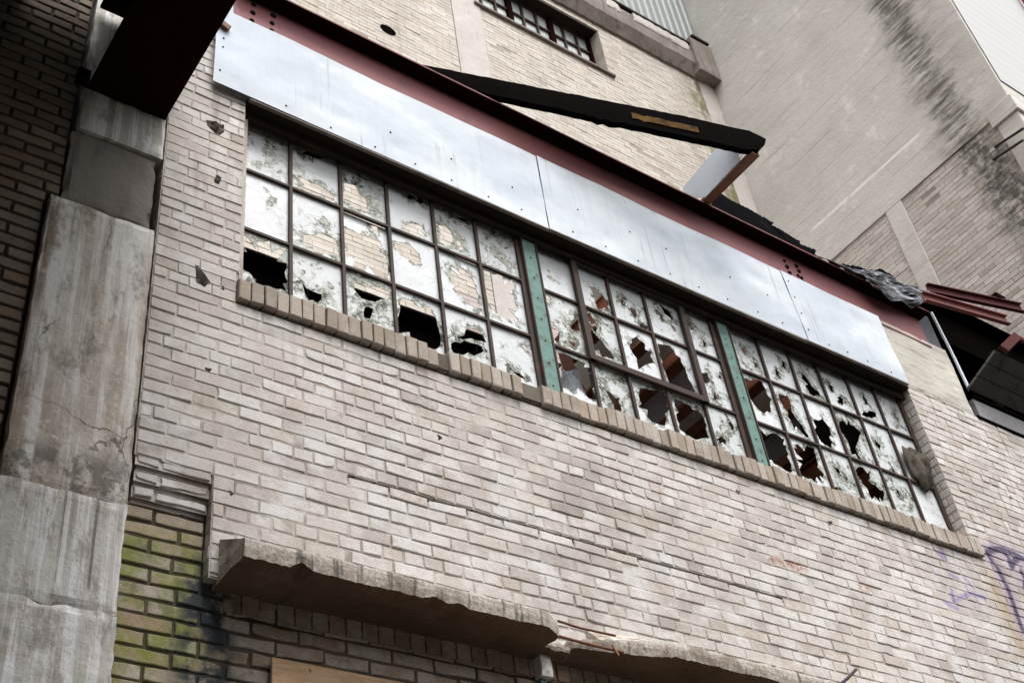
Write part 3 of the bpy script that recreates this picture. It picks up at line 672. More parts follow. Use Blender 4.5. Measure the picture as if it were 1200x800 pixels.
for (x, z) in [(2.02, 6.62), (2.33, 6.60), (2.66, 6.72), (3.24, 6.87), (3.55, 6.92), (3.62, 6.22), (3.93, 6.93), (3.87, 6.70), (4.22, 6.60), (4.52, 6.95), (4.60, 6.90), (4.87, 6.97), (5.22, 6.88), (5.28, 6.62), (5.18, 6.40), (5.25, 6.2), (4.33, 6.24), (5.62, 6.98), (5.70, 6.88), (5.92, 6.9), (6.02, 7.0), (6.5, 6.98), (6.62, 6.88), (6.88, 6.98), (6.82, 6.55), (6.9, 6.35), (6.85, 6.15), (6.22, 6.15), (6.3, 6.1), (7.2, 6.95)]:
    k = rnd.randint(4, 6); rr = rnd.uniform(.010, .030); a0 = rnd.uniform(0, 6.3); ec = rnd.uniform(1., 2.2)
    HOLES.append([(x + rr * math.cos(a0 + i * 6.283 / k) * rnd.uniform(.6, 1.2), z + rr * ec * math.sin(a0 + i * 6.283 / k) * rnd.uniform(.6, 1.2)) for i in range(k)])
JH = [jag(h, i, .007, .032, .16) for i, h in enumerate(HOLES)]
def pane(mb, x0, x1, z0, z1, seed):
    rnd = random.Random(seed); dirt = rnd.random()
    hs_ = []
    for h in JH:
        if max(p[0] for p in h) < x0 or min(p[0] for p in h) > x1 or max(p[1] for p in h) < z0 or min(p[1] for p in h) > z1: continue
        hs_.append(h)
    pts = []; edges = []
    def loop(l):
        o = len(pts); pts.extend(l); edges.extend((o + i, o + (i + 1) % len(l)) for i in range(len(l)))
    loop([(x0, z0), (x1, z0), (x1, z1), (x0, z1)])
    for h in hs_: loop([(min(max(x, x0 + .0005), x1 - .0005), min(max(z, z0 + .0005), z1 - .0005)) for x, z in h])
    for i in range(12):
        for j in range(16):
            pts.append((x0 + (x1 - x0) * (i + .2 + .6 * rnd.random()) / 12, z0 + (z1 - z0) * (j + .2 + .6 * rnd.random()) / 16))
    V, E_, F, *_ = delaunay_2d_cdt([Vector(p) for p in pts], edges, [], 0, 1e-5)
    keep = []
    for f in F:
        c = (sum(V[i].x for i in f) / 3, sum(V[i].y for i in f) / 3)
        if not any(inside(c, h) for h in hs_): keep.append(f)
    tx, tz = rnd.gauss(0, .012), rnd.gauss(0, .012); o = len(mb.v); xm, zm = (x0 + x1) / 2, (z0 + z1) / 2
    for v in V:
        dmin = min([min(math.dist(v, q) for q in h[::2]) for h in hs_] or [9])
        mb.v.append((v.x, GY + tx * (v.x - xm) + tz * (v.y - zm), v.y)); mb.t.append((math.exp(-dmin / .035), dirt, rnd.random()))
    mb.f += [tuple(i + o for i in f) for f in keep]; mb.mi += [0] * len(keep)
for mi_, C in enumerate(MODS):
    fr_ = MB()
    for k, x in enumerate(C):
        edge = k in (0, len(C) - 1); w_ = .036 if edge else .020
        x_ = x + (.016 if k == 0 else -.016 if k == len(C) - 1 else 0)
        fr_.box(x_ - w_ / 2, x_ + w_ / 2, 4.088, 4.107, ROWS[0] - .02, ROWS[3] + .02); fr_.box(x_ - w_ * .2, x_ + w_ * .2, 4.114, 4.132, ROWS[0], ROWS[3])
    for k, z in enumerate(ROWS):
        w_ = .034 if k in (0, 3) else .019
        fr_.box(C[0] + .002, C[-1] - .002, 4.090, 4.1085, z - w_ / 2, z + w_ / 2)
    if mi_ == 1:       # projecting ventilator, three panes wide and two high
        a_, b_ = C[1], C[4]
        for x in (a_, b_): fr_.box(x - .022, x + .022, 4.066, 4.087, ROWS[1] - .022, ROWS[3] - .01)
        for z in (ROWS[1], ROWS[3] - .032): fr_.box(a_ - .020, b_ + .020, 4.068, 4.0875, z - .022, z + .022)
    wname = thing_w = bpy.data.objects.new('window', None)
    f = fr_.build('window', M_SASH, fac, .002)
    f['label'] = ['broken steel window at the left end beside the brick jamb', 'broken steel window between the two green mullions', 'broken steel window at the right end with large black holes'][mi_]
    gm = MB()
    for i in range(len(C) - 1):
        for j in range(3): pane(gm, C[i] + .003, C[i + 1] - .003, ROWS[j] + .003, ROWS[j + 1] - .003, 100 * mi_ + 10 * i + j)
    gm.build('glass', M_GLASS, f, solid=.003)
for x in (3.753, 5.409):
    mb = MB(); mb.box(x - .050, x + .050, 4.070, 4.135, 5.83, 7.17); mb.box(x - .060, x - .0505, 4.062, 4.12, 5.83, 7.17, 1); mb.box(x + .0505, x + .060, 4.062, 4.12, 5.83, 7.17, 1)
    for z in [5.95 + .17 * i for i in range(8)]:
        mb.box(x - .006, x + .006, 4.066, 4.072, z - .006, z + .006, 1)
    mb.build('mullion', [M_GREEN, M_SASH], fac, .003)
# head of the window: steel soffit under the sheets
sf = MB(); sf.box(1.80, 7.335, 3.985, 4.14, 7.182, 7.20); sf.box(1.80, 7.335, 4.05, 4.075, 7.12, 7.181); sf.box(1.862, 7.30, 4.02, 4.10, 7.201, 7.83)
sf.build('window_head', M_SOFFIT, fac, .003)

# ------------------------------------------------------------------ concrete ledge
def ledge(mb, x0, x1, yfun, ztop, zbot, seed):
    n = int((x1 - x0) / .012); rows = []; rnd = random.Random(int(seed) + 3); st = [0., 0., 0.]; tg_ = [0., 0., 0.]
    for i in range(n + 1):
        x = x0 + (x1 - x0) * i / n; yf = yfun(x)
        bt = zbot(x); tp = ztop(x)
        for q_ in range(3):
            if rnd.random() < .10: tg_[q_] = rnd.uniform(-1, 1) * (1.8 if rnd.random() < .15 else .6)
            st[q_] += (tg_[q_] - st[q_]) * rnd.choice((.15, .5, 1.))
        bt += .006 * st[0] + .0015 * rnd.gauss(0, 1); tp += .007 * st[1] + .002 * rnd.gauss(0, 1); yf += .006 * st[2]
        rows.append([(x, 4.01, tp + (.13 if yf < 3.88 else .003) + .006 * nz(x * 12, seed)), (x, yf + .03, tp + .012 + .010 * nz(x * 9, 2. + seed)), (x, yf, tp + .005 * nz(x * 9, 4. + seed) + .004 * nz(x * 31, seed)), (x, yf + .004 * nz(x * 30, 1.), (tp + bt) / 2), (x, yf + .006, bt), (x, yf + .035, bt - .004 + .006 * nz(x * 20)), (x, max(3.89, yf + .04), 4.174 + .012 * fr(x * 3, 9.) + .5 * (bt - 4.172)), (x, 3.99, 4.172 + .010 * fr(x * 4, 2.)), (x, 4.08, 4.165)])
    vs = [p for r in rows for p in r]; W = len(rows[0]); fs = []
    for i in range(n):
        for j in range(W): fs.append((i * W + j, i * W + (j + 1) % W, (i + 1) * W + (j + 1) % W, (i + 1) * W + j))
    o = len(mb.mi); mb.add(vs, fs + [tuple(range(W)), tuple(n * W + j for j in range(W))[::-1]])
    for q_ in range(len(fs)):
        if q_ % W in (4, 5, 6, 7): mb.mi[o + q_] = 1          # brown, peeled underside, darkened so its colour also holds shade
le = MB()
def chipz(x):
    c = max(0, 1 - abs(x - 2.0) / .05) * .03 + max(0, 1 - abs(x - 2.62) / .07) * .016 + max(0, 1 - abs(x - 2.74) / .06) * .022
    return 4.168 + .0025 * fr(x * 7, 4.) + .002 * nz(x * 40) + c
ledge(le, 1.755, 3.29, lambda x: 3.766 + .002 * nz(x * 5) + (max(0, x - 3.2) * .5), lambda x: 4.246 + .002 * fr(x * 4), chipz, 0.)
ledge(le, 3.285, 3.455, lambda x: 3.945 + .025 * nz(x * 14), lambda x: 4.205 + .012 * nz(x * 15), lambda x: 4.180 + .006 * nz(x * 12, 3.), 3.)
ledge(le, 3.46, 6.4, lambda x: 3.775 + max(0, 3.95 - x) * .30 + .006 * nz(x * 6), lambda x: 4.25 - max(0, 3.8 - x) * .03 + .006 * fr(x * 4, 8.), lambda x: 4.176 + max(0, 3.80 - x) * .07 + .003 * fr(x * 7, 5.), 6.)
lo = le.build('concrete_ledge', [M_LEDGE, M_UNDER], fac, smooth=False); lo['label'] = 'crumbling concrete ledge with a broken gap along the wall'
rb = MB(); rb.tube([(3.2, 3.83, 4.262), (3.45, 3.85, 4.258), (3.66, 3.85, 4.262)], .006); rb.tube([(3.22, 3.86, 4.20), (3.45, 3.85, 4.185), (3.7, 3.86, 4.19)], .007); rb.tube([(3.62, 3.84, 4.20), (3.63, 3.82, 4.14)], .006)
rb.build('reinforcing_bar', M_RUST, fac)

# ------------------------------------------------------------------ inside the factory: what is left of the roof
random.seed(21)
rd = MB()
edge = [(8.9, 5.22), (8.95, 4.31), (10.79, 4.31), (10.79, 6.93), (6.75, 6.93), (6.5, 6.7), (6.55, 6.4), (5.95, 6.25), (6.0, 5.9), (5.6, 5.75), (5.5, 5.4), (5.3, 5.25)]
rd.prism(edge, lambda x, y: (x, y, 8.74), lambda x, y: (x, y, 8.78))
rd.build('roof_deck', M_ROOF, fac)
for i, x in enumerate([4.95, 5.55, 6.0, 6.42, 6.86, 7.3, 7.85, 8.4, 8.95, 9.5, 10.05]):
    jb = MB(); y1 = 6.9 if x > 6.3 else (5.0 + (x - 4.95) * 1.3); wj = .065; dz = random.uniform(-.05, .05)
    jb.box(x - wj, x + wj, 4.32, y1, 8.37 + dz, 8.384 + dz); jb.box(x - .006, x + .006, 4.32, y1, 8.115 + dz, 8.3695 + dz); jb.box(x - wj, x + wj, 4.32, y1, 8.10 + dz, 8.1145 + dz)
    jb.build('roof_joist', M_JOIST, fac)
for (x, x2, y0, y1, z0, z1, mt) in ((5.25, 5.35, 4.4, 5.5, 8.3, 8.36, M_JOISTG), (5.75, 5.9, 4.5, 6.0, 8.22, 8.30, M_JOISTG), (6.15, 6.33, 4.6, 6.5, 8.30, 8.36, M_JOISTG), (6.56, 6.78, 4.4, 6.6, 8.22, 8.28, M_PANEL), (7.0, 7.2, 4.6, 6.8, 8.32, 8.38, M_JOISTG), (7.98, 8.25, 4.5, 6.7, 8.25, 8.31, M_PANEL), (7.5, 7.7, 4.6, 6.8, 8.33, 8.38, M_JOISTG)):
    b = MB(); b.prism([(x, z1 + .06), (x + .02, z1 + .08), (x2 + .02, z0 - .10), (x2, z0 - .12)], lambda x_, z_: (x_, y0, z_), lambda x_, z_: (x_, y1, z_)); b.build('roof_board', mt, fac, .004)
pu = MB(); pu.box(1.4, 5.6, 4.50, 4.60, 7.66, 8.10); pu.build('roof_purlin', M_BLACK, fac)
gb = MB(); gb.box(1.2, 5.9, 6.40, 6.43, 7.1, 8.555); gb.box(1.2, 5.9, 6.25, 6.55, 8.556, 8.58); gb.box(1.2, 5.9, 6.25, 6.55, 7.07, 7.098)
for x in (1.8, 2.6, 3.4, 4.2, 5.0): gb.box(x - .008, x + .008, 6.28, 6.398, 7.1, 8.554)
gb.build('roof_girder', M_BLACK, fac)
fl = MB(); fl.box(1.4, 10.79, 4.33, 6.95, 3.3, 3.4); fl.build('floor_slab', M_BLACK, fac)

ls = MB(); L0, L1 = [(4.02, 4.27, 5.80), (4.08, 4.33, 6.18), (4.16, 4.42, 6.50)], [(4.40, 4.32, 5.80), (4.43, 4.45, 6.25), (4.38, 4.52, 6.62)]
def at3(L, t): k = min(int(t * 2), 1); return Vector(L[k]).lerp(Vector(L[k + 1]), t * 2 - k)
vs = []
for i in range(21):
    for j in range(15):
        p = at3(L0, i / 20).lerp(at3(L1, i / 20), j / 14); vs.append(p + Vector((0, .035 * fr(p.x * 7, p.z * 5, 3.) + .02 * abs(nz(p.x * 14 + p.z * 9)), 0)))
ls.add(vs, [(i * 15 + j, i * 15 + j + 1, (i + 1) * 15 + j + 1, (i + 1) * 15 + j) for i in range(20) for j in range(14)])
tag(ls.build('loose_sheet', M_WHITEF, None, solid=.004), 'pale bluish sheet hanging loose behind the broken pane beside the first green mullion', 'sheet')
lb = MB(); lb.bar((4.33, 4.45, 5.8), (4.40, 4.62, 7.0), .07, .05, (0, 1, 0)); lb.bar((4.45, 4.5, 5.8), (4.50, 4.66, 6.8), .03, .05, (0, 1, 0))
tag(lb.build('fallen_bar', M_RUST, None, .004), 'rusty steel bar leaning inside behind the loose bluish sheet', 'bar')

# ================================================================== steel beam above the windows and its cladding
bm_ = MB(); bm_.box(1.70, 7.95, 4.0, 4.012, 7.86, 8.168);  bm_.box(1.70, 7.95, 3.985, 4.10, 7.84, 7.859)
beam = thing('steel_beam', 'long oxide red steel beam with a projecting top flange running above the metal sheets', 'beam', (4.8, 4, 7.84))
bm_.build('web', M_RED, beam, .003)
q = MB(); q.box(1.70, 7.98, 3.895, 4.10, 8.169, 8.184, 0); q.add([(1.70, 3.8935, 8.170), (7.98, 3.8935, 8.170), (7.98, 3.8935, 8.1835), (1.70, 3.8935, 8.1835)], [(0, 1, 2, 3)], 1); q.build('top_flange', [M_REDD, M_PINK], beam)  # flange colour darkened to carry its underside shade; lip strip stays red
def dome(mb, c, r, axis=(0, -1, 0), mi=0):
    ax = Vector(axis); a_ = ax.orthogonal().normalized(); b_ = ax.cross(a_); n = 8; vs = []; fs = []
    for k in range(3):
        th = k * math.pi / 2 / 3; 
        vs += [Vector(c) + ax * math.sin(th) * r * .8 + (a_ * math.cos(i * math.pi * 2 / n) + b_ * math.sin(i * math.pi * 2 / n)) * r * math.cos(th) for i in range(n)]
    vs.append(Vector(c) + ax * r * .8)
    for k in range(2):
        for i in range(n): fs.append((k * n + i, k * n + (i + 1) % n, (k + 1) * n + (i + 1) % n, (k + 1) * n + i))
    for i in range(n): fs.append((2 * n + i, 2 * n + (i + 1) % n, 3 * n))
    mb.add(vs, fs, mi)
for p in [(1.824, 8.132), (1.821, 8.045), (1.817, 7.965), (1.954, 8.115), (1.947, 8.032), (1.944, 7.955), (6.318, 8.089), (6.324, 8.027), (6.329, 7.964), (6.453, 8.096), (6.462, 8.045), (6.43, 7.983), (6.463, 7.971), (6.47, 7.93)]:
    bo = MB(); dome(bo, (p[0], 4.0, p[1]), random.uniform(.016, .022)); bo.build('bolt', M_BOLT, beam)

def sheet(name, pts, y, label, nails):
    xs = [p[0] for p in pts]; zs = [p[1] for p in pts]; X0, X1, Z0, Z1 = min(xs), max(xs), min(zs), max(zs)
    loop = []
    for a_, b_ in zip(pts, pts[1:] + pts[:1]):
        n = max(1, int(math.dist(a_, b_) / .06))
        loop += [(a_[0] + (b_[0] - a_[0]) * i / n, a_[1] + (b_[1] - a_[1]) * i / n) for i in range(n)]
    P_ = [Vector(p) for p in loop]; E_ = [(i, (i + 1) % len(loop)) for i in range(len(loop))]
    x = X0 + .03
    while x < X1:
        z = Z0 + .03
        while z < Z1: 
            P_.append(Vector((x + random.uniform(-.01, .01), z + random.uniform(-.01, .01)))); z += .045
        x += .045
    V, _, F, *_ = delaunay_2d_cdt(P_, E_, [], 0, 1e-5)
    mb = MB(); o = 0
    def dent(x, z):
        q = .011 * fr(x * 1.1, z * 1.6, 3. + X0, 3)
        for (dx, dz_, r, h) in ((2.36, 7.37, .05, .010), (2.22, 7.40, .06, .006), (4.9, 7.62, .05, .008), (6.6, 7.5, .07, .008), (1.66, 7.52, .05, .006), (3.1, 7.62, .09, .010), (5.4, 7.45, .10, .010), (2.75, 7.33, .04, .008), (4.35, 7.34, .05, .009), (5.82, 7.66, .05, .008), (6.95, 7.68, .10, .010)):
            q += h * math.exp(-((x - dx) ** 2 + (z - dz_) ** 2) / r ** 2)
        return q * min(1, max(0, (z - Z0 - .02) / .10))
    mb.add([(v.x, y + dent(v.x, v.y), v.y) for v in V], [f for f in F if inside((sum(V[i].x for i in f) / 3, sum(V[i].y for i in f) / 3), loop)])
    t = thing('metal_sheet', label, 'metal sheet', ((X0 + X1) / 2, y, Z0), 'galvanised sheets nailed over the windows')
    for p in nails: dome(mb, (p[0], y + dent(*p) - .001, p[1]), .0055, (0, -1, 0), 1)
    mb.build('panel', [M_GALV, M_BOLT], t, smooth=True, solid=.003).modifiers.new('split', 'EDGE_SPLIT').split_angle = R(35)
    lp = MB(); lp.box(X0 + (.22 if X0 < 2 else .002), X1 - .002, y - .003, y + .02, Z0 - .010, Z0 - .002); lp.build('folded_lip', M_BAND, t)
def rowz(x0, x1, z, st, j=.02): 
    n = int((x1 - x0) / st); return [(x0 + (x1 - x0) * (i + .5) / n + random.uniform(-j, j), z + random.uniform(-.012, .012)) for i in range(n)]
sheet('metal_sheet', [(1.585, 7.192), (3.846, 7.176), (3.855, 7.876), (1.682, 7.882), (1.676, 8.01), (1.628, 8.0), (1.62, 7.80), (1.585, 7.72)], 3.958, 'longest galvanised sheet, at the left end beside the dark overhead beam', rowz(1.9, 3.8, 7.235, .24) + [(1.63, 7.60), (1.63, 7.52), (1.62, 7.3)] + rowz(2.5, 3.8, 7.42, .33))
sheet('metal_sheet', [(3.852, 7.178), (6.186, 7.184), (6.146, 7.872), (3.860, 7.876)], 3.955, 'middle galvanised sheet between two seams above the central windows', rowz(3.9, 6.1, 7.24, .27) + rowz(4.0, 6.0, 7.5, .4, .12))
sheet('metal_sheet', [(6.192, 7.184), (7.292, 7.190), (7.256, 7.872), (6.152, 7.872)], 3.952, 'shortest galvanised sheet, at the right end beside the concrete lintel', [(6.20, 7.78), (6.21, 7.62), (6.22, 7.46), (6.23, 7.3)] + rowz(6.3, 7.2, 7.23, .2))
br = MB(); br.bar((1.56, 3.945, 7.735), (1.655, 3.945, 7.690), .03, .045); tag(br.build('steel_bracket', M_RUST, None, .003), 'small rusty steel bracket nailed at the upper left corner of the sheeting', 'bracket')

# overhead beam at upper left, resting on the column
ob = thing('steel_beam', 'massive dark steel beam resting on the concrete column and passing overhead', 'beam', (1.165, 4.0, 6.78))
q = MB(); q.box(.962, 1.368, -3.5, 4.04, 6.782, 6.806); q.build('bottom_flange', M_REDD, ob, .004)
q = MB(); q.box(1.15, 1.18, -3.5, 4.04, 6.807, 7.5); q.build('web', M_REDD, ob)
q = MB(); q.box(.962, 1.368, -3.5, 4.04, 7.501, 7.525); q.build('top_flange', M_REDD, ob, .004)
q = MB(); q.box(.90, .96, 3.98, 4.03, 6.80, 6.88); q.build('gusset', M_REDD, ob)
cn = MB(); cn.box(-12, .99, -1.5, 3.90, 7.53, 7.60); cn.box(-12, .90, -1.5, 3.0, 6.35, 6.42); cn.box(.86, .90, -1.5, 3.0, 6.421, 7.529); cn.box(-12, .60, -1.5, 4.125, 7.36, 7.40)  # lower slab and its side strip are added out of view to block light
for i in range(9): cn.box(-12, .60, -1.3 + i * .6, -1.2 + i * .6, 7.402, 7.529)
tag(cn.build('canopy_and_light_blocker', M_REDD), 'dark canopy roof over the brown brick wall, with an added unseen slab blocking light', 'canopy')

# ================================================================== remains of the roof edge
fb = thing('fascia_board', 'long charred fascia board broken away from the roof and sticking out', 'board', (4.3, 3.55, 8.2))
def ragged(a_, b_, n, amp, sd):
    rnd = random.Random(sd); return [Vector(a_).lerp(Vector(b_), i / n) + Vector((0, 0, amp * rnd.gauss(0, 1))) for i in range(n + 1)]
A, B = Vector((2.95, 4.03, 8.212)), Vector((5.455, 3.335, 8.2)); n = 60
mb = MB(); dirn = (B - A).normalized(); nrm = Vector((dirn.y, -dirn.x, 0)); rows = []
rnd = random.Random(5)
for i in range(n + 1):
    t = i / n; p = A.lerp(B, t); bot = .002 * rnd.gauss(0, 1); top = .160 + .125 * min(1, t * 1.3) + .002 * rnd.gauss(0, 1)
    if .50 < t < .58: bot -= rnd.random() * .035
    if t > .955: top -= (t - .955) * 1.2; bot += (t - .955) * .6
    ex = .0
    rows.append([p + Vector((0, 0, bot)), p + nrm * .005 + Vector((0, 0, bot + (top - bot) * .5 + .006 * rnd.gauss(0, 1))) + Vector((.08 * t, 0, 0)), p + Vector((.16 * t * (1 if i < n else .9), 0, top)), p - nrm * .05 + Vector((.16 * t, 0, top)), p - nrm * .05 + Vector((0, 0, bot))])
vs = [p for r in rows for p in r]; W = 5
fs = [(i * W + j, i * W + (j + 1) % W, (i + 1) * W + (j + 1) % W, (i + 1) * W + j) for i in range(n) for j in range(W)] + [tuple(range(W)), tuple(n * W + j for j in range(W))]
mb.add(vs, fs); mb.build('charred_face', M_CHAR, fb)
mb = MB()
pts = [A.lerp(B, .60 + .20 * i / 12) + nrm * .013 + Vector((.05, 0, .105 + .02 * nz(i * .7))) for i in range(13)]
vs = []; 
for i, p in enumerate(pts): vs += [p - Vector((0, 0, .035 + .012 * nz(i * 1.1, 4.))), p + Vector((0, 0, .028 + .012 * nz(i * 1.3)))]
mb.add(vs, [(2 * i, 2 * i + 2, 2 * i + 3, 2 * i + 1) for i in range(12)]); mb.build('bare_patch', M_CHARO, fb, solid=.006)

oj = MB(); oj.box(5.40, 5.475, 3.36, 4.15, 8.19, 8.20); oj.box(5.466, 5.475, 3.36, 4.15, 8.201, 8.30)
tag(oj.build('outrigger_joist', M_RUST, None, .002), 'rusty angle joist projecting over the red beam and carrying the fascia end', 'joist')
sp = MB(); sp.prism([(3.86, 8.195), (3.475, 8.215), (3.47, 8.323), (3.61, 8.515), (4.03, 8.465), (4.05, 8.36)], lambda y, z: (5.393, y, z), lambda y, z: (5.398, y, z))
for i in range(4): dome(sp, (5.393, 3.46 + .105 * i, 8.228 - .004 * i), .006, (-1, 0, 0))
tag(sp.build('tin_panel', M_PANEL), 'pale blue tin panel screwed along the rusty outrigger joist', 'panel')

FELT = [(5.55, 8.25), (5.964, 8.791), (6.069, 8.797), (6.196, 8.776), (6.38, 8.776), (6.561, 8.756), (6.517, 8.703), (6.63, 8.699), (6.863, 8.702), (6.839, 8.65), (7.024, 8.654), (6.985, 8.594), (7.2, 8.5), (7.2, 8.25)]
fe = MB(); jf = jag(FELT, 77, .004); fe.prism(jf, lambda x, z: (x, 4.12 + .02 * nz(x * 5, z * 5), z), lambda x, z: (x, 4.135 + .02 * nz(x * 5, z * 5), z))
tag(fe.build('roofing_felt', M_FELT), 'torn black roofing felt standing up jagged behind the red beam', 'roofing felt')
FT = [(6.604, 8.204), (6.941, 8.229), (7.116, 8.282), (7.435, 8.41), (7.604, 8.428), (7.771, 8.434), (8.012, 8.473), (8.229, 8.519)]
FB = [(6.629, 8.19), (6.912, 8.19), (7.139, 8.19), (7.27, 8.10), (7.441, 8.065), (7.59, 8.111), (7.752, 8.133), (8.167, 8.424)]
def lerpl(L, t):
    s = t * (len(L) - 1); i = min(int(s), len(L) - 2); f_ = s - i; return (L[i][0] + (L[i + 1][0] - L[i][0]) * f_, L[i][1] + (L[i + 1][1] - L[i][1]) * f_)
fo = MB(); NU, NV = 60, 14; vs = []
for i in range(NU + 1):
    for j in range(NV + 1):
        a_, b_ = lerpl(FB, i / NU), lerpl(FT, i / NU); t = j / NV; x = a_[0] + (b_[0] - a_[0]) * t; z = a_[1] + (b_[1] - a_[1]) * t
        vs.append((x, 3.862 + .03 * t + .06 * abs(nz(x * 2.6 + z * 3, z * 13, 2.)) + .012 * nz(x * 9, z * 24), z + .008 * nz(x * 6, z * 8, 6.)))
fo.add(vs, [(i * (NV + 1) + j, (i + 1) * (NV + 1) + j, (i + 1) * (NV + 1) + j + 1, i * (NV + 1) + j + 1) for i in range(NU) for j in range(NV)])
tag(fo.build('roof_membrane', M_FOIL, None, solid=.004), 'crumpled silver roof membrane torn loose at the end of the red beam', 'roof membrane')
f2 = MB(); f2.prism(jag([(6.959, 8.292), (7.205, 8.388), (7.376, 8.418), (7.572, 8.519), (7.697, 8.505), (7.759, 8.453), (7.453, 8.30), (7.103, 8.23)], 9, .006), lambda x, z: (x, 3.925, z), lambda x, z: (x, 3.94, z))
tag(f2.build('roofing_felt', M_FELT), 'black felt flap curling behind the crumpled silver membrane', 'roofing felt')

# right end: red channels, black canopy and panels standing for the opening's shade
def channel(name, a_, b_, h, dp, mat, label):
    a_, b_ = Vector(a_), Vector(b_); dr = (b_ - a_).normalized(); nr = Vector((dr.y, -dr.x, 0)).normalized(); U = Vector((0, 0, 1)); mb = MB()
    prof = [(0, 0), (dp, 0), (dp, .012), (.012, .012), (.012, h - .012), (dp, h - .012), (dp, h), (0, h)]
    vs = [p + nr * u + U * v for p in (a_, b_) for u, v in prof]; n = len(prof)
    mb.add(vs, [tuple(range(n))[::-1], tuple(range(n, 2 * n))] + [(i, (i + 1) % n, n + (i + 1) % n, n + i) for i in range(n)])
    return tag(mb.build(name, mat, None, .002), label, 'channel')
channel('steel_channel', (7.92, 3.87, 8.24), (8.88, 3.72, 8.25), .105, .04, M_PINK, 'faded red steel channel, the lower of two, above the dark opening')
channel('steel_channel', (8.30, 3.985, 8.60), (9.49, 3.80, 8.72), .11, .04, M_REDM, 'upper red steel channel behind the faded one, with a stub on top')
sb = MB(); sb.box(9.16, 9.30, 3.80, 3.90, 8.80, 8.86); tag(sb.build('steel_stub', M_REDD, None, .004), 'short dark steel stub on top of the upper red channel', 'stub')
ed = MB(); ed.prism([(8.178, 8.33), (8.200, 8.34), (8.236, 7.93), (8.255, 7.50), (8.225, 7.48), (8.215, 7.90)], lambda x, z: (x, 3.975, z), lambda x, z: (x, 3.99, z))
tag(ed.build('edge_flashing', M_WHITEF), 'narrow white metal flashing strip on the right edge of the lintel', 'flashing')
ep = MB(); ep.box(7.96, 8.17, 4.02, 4.03, 7.91, 8.30); tag(ep.build('end_plate', M_SLATE), 'dark grey plate closing the beam end beside the white flashing', 'plate')
# dark opening: canopy, back and floor panels hold its shade as black colour
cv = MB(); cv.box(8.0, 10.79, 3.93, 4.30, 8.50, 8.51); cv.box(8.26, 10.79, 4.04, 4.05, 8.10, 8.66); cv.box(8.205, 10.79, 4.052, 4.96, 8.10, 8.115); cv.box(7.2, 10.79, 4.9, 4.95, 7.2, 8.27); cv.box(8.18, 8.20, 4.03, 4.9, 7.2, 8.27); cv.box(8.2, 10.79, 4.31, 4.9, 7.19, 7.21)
cv.build('opening_shade_panels', M_BLACK, fac)
bd = MB(); bd.box(8.27, 10.79, 4.005, 4.05, 7.235, 7.43); bd.box(8.2, 10.79, 3.99, 4.06, 7.195, 7.23, 1); bd.box(8.27, 10.79, 3.985, 4.05, 7.435, 7.47, 1)
bd.build('opening_board', [M_GREYB, M_BLACK], fac, .004)['label'] = 'grey board under the dark opening at the right end of the wall'
hp = MB()
PA, PB, PC, PD = Vector((8.20, 3.97, 7.475)), Vector((8.44, 3.72, 7.80)), Vector((9.75, 3.72, 7.76)), Vector((9.9, 3.97, 7.475))
import itertools
for k in range(3):
    a0, a1 = PA.lerp(PB, k / 3 + .006), PA.lerp(PB, (k + 1) / 3 - .006); d0, d1 = PD.lerp(PC, k / 3 + .006), PD.lerp(PC, (k + 1) / 3 - .006)
    nn = (a1 - a0).cross(d0 - a0).normalized() * .03
    hp.add([a0, d0, d1, a1, a0 + nn, d0 + nn, d1 + nn, a1 + nn], [(0, 1, 2, 3), (7, 6, 5, 4), (0, 4, 5, 1), (1, 5, 6, 2), (2, 6, 7, 3), (3, 7, 4, 0)])
tag(hp.build('soffit_boards', M_GREYS, None, .003), 'dark grey sooty soffit boards sloping out from under the opening', 'soffit')
ss_ = MB(); ss_.bar((8.52, 3.70, 7.82), (8.70, 3.62, 7.98), .05, .08); ss_.bar((8.70, 3.62, 7.97), (9.4, 3.6, 7.90), .03, .04)
tag(ss_.build('steel_angle', M_REDM, None, .003), 'bent red steel angle on the tip of the sooty soffit boards', 'angle')

pk = MB(); rough_block(pk, 3.315, 3.375, 3.985, 4.05, 4.07, 4.17, .008, .02, .02, 6.); rough_block(pk, 3.32, 3.36, 4.01, 4.05, 3.80, 4.068, .010, .008, .012, 2., 1)
tag(pk.build('pipe_stub', [M_COL, M_GREEN]), 'peeling pale and teal pipe stub under the break in the ledge', 'pipe')
# plywood, rag, wire
pb = MB(); pb.box(2.00, 4.4, 4.018, 4.034, 3.0, 3.915); dome(pb, (2.165, 4.018, 3.89), .008)
tag(pb.build('plywood_board', M_PLY, None, .002), 'bare plywood board fixed over an opening under the concrete ledge', 'board')
rg = MB(); vs = []; NU, NV = 28, 22
ol = [(7.05, 6.50), (7.07, 6.62), (7.12, 6.60), (7.18, 6.635), (7.27, 6.60), (7.31, 6.63), (7.345, 6.52), (7.30, 6.40), (7.22, 6.26), (7.17, 6.24), (7.10, 6.32), (7.06, 6.42)]
for i in range(NU):
    for j in range(NV):
        th = i / NU * len(ol); k = int(th); f_ = th - k; a_, b_ = ol[k % len(ol)], ol[(k + 1) % len(ol)]; px, pz = a_[0] + (b_[0] - a_[0]) * f_, a_[1] + (b_[1] - a_[1]) * f_
        r = 1 - j / (NV - 1); cx, cz = 7.20, 6.45
        x, z = cx + (px - cx) * r, cz + (pz - cz) * r
        vs.append((x, 4.07 - .05 * (1 - r ** 2.2) + .06 * abs(nz(x * 16 + z * 4, z * 4, 2.)) + .02 * nz(x * 34, z * 10), z))
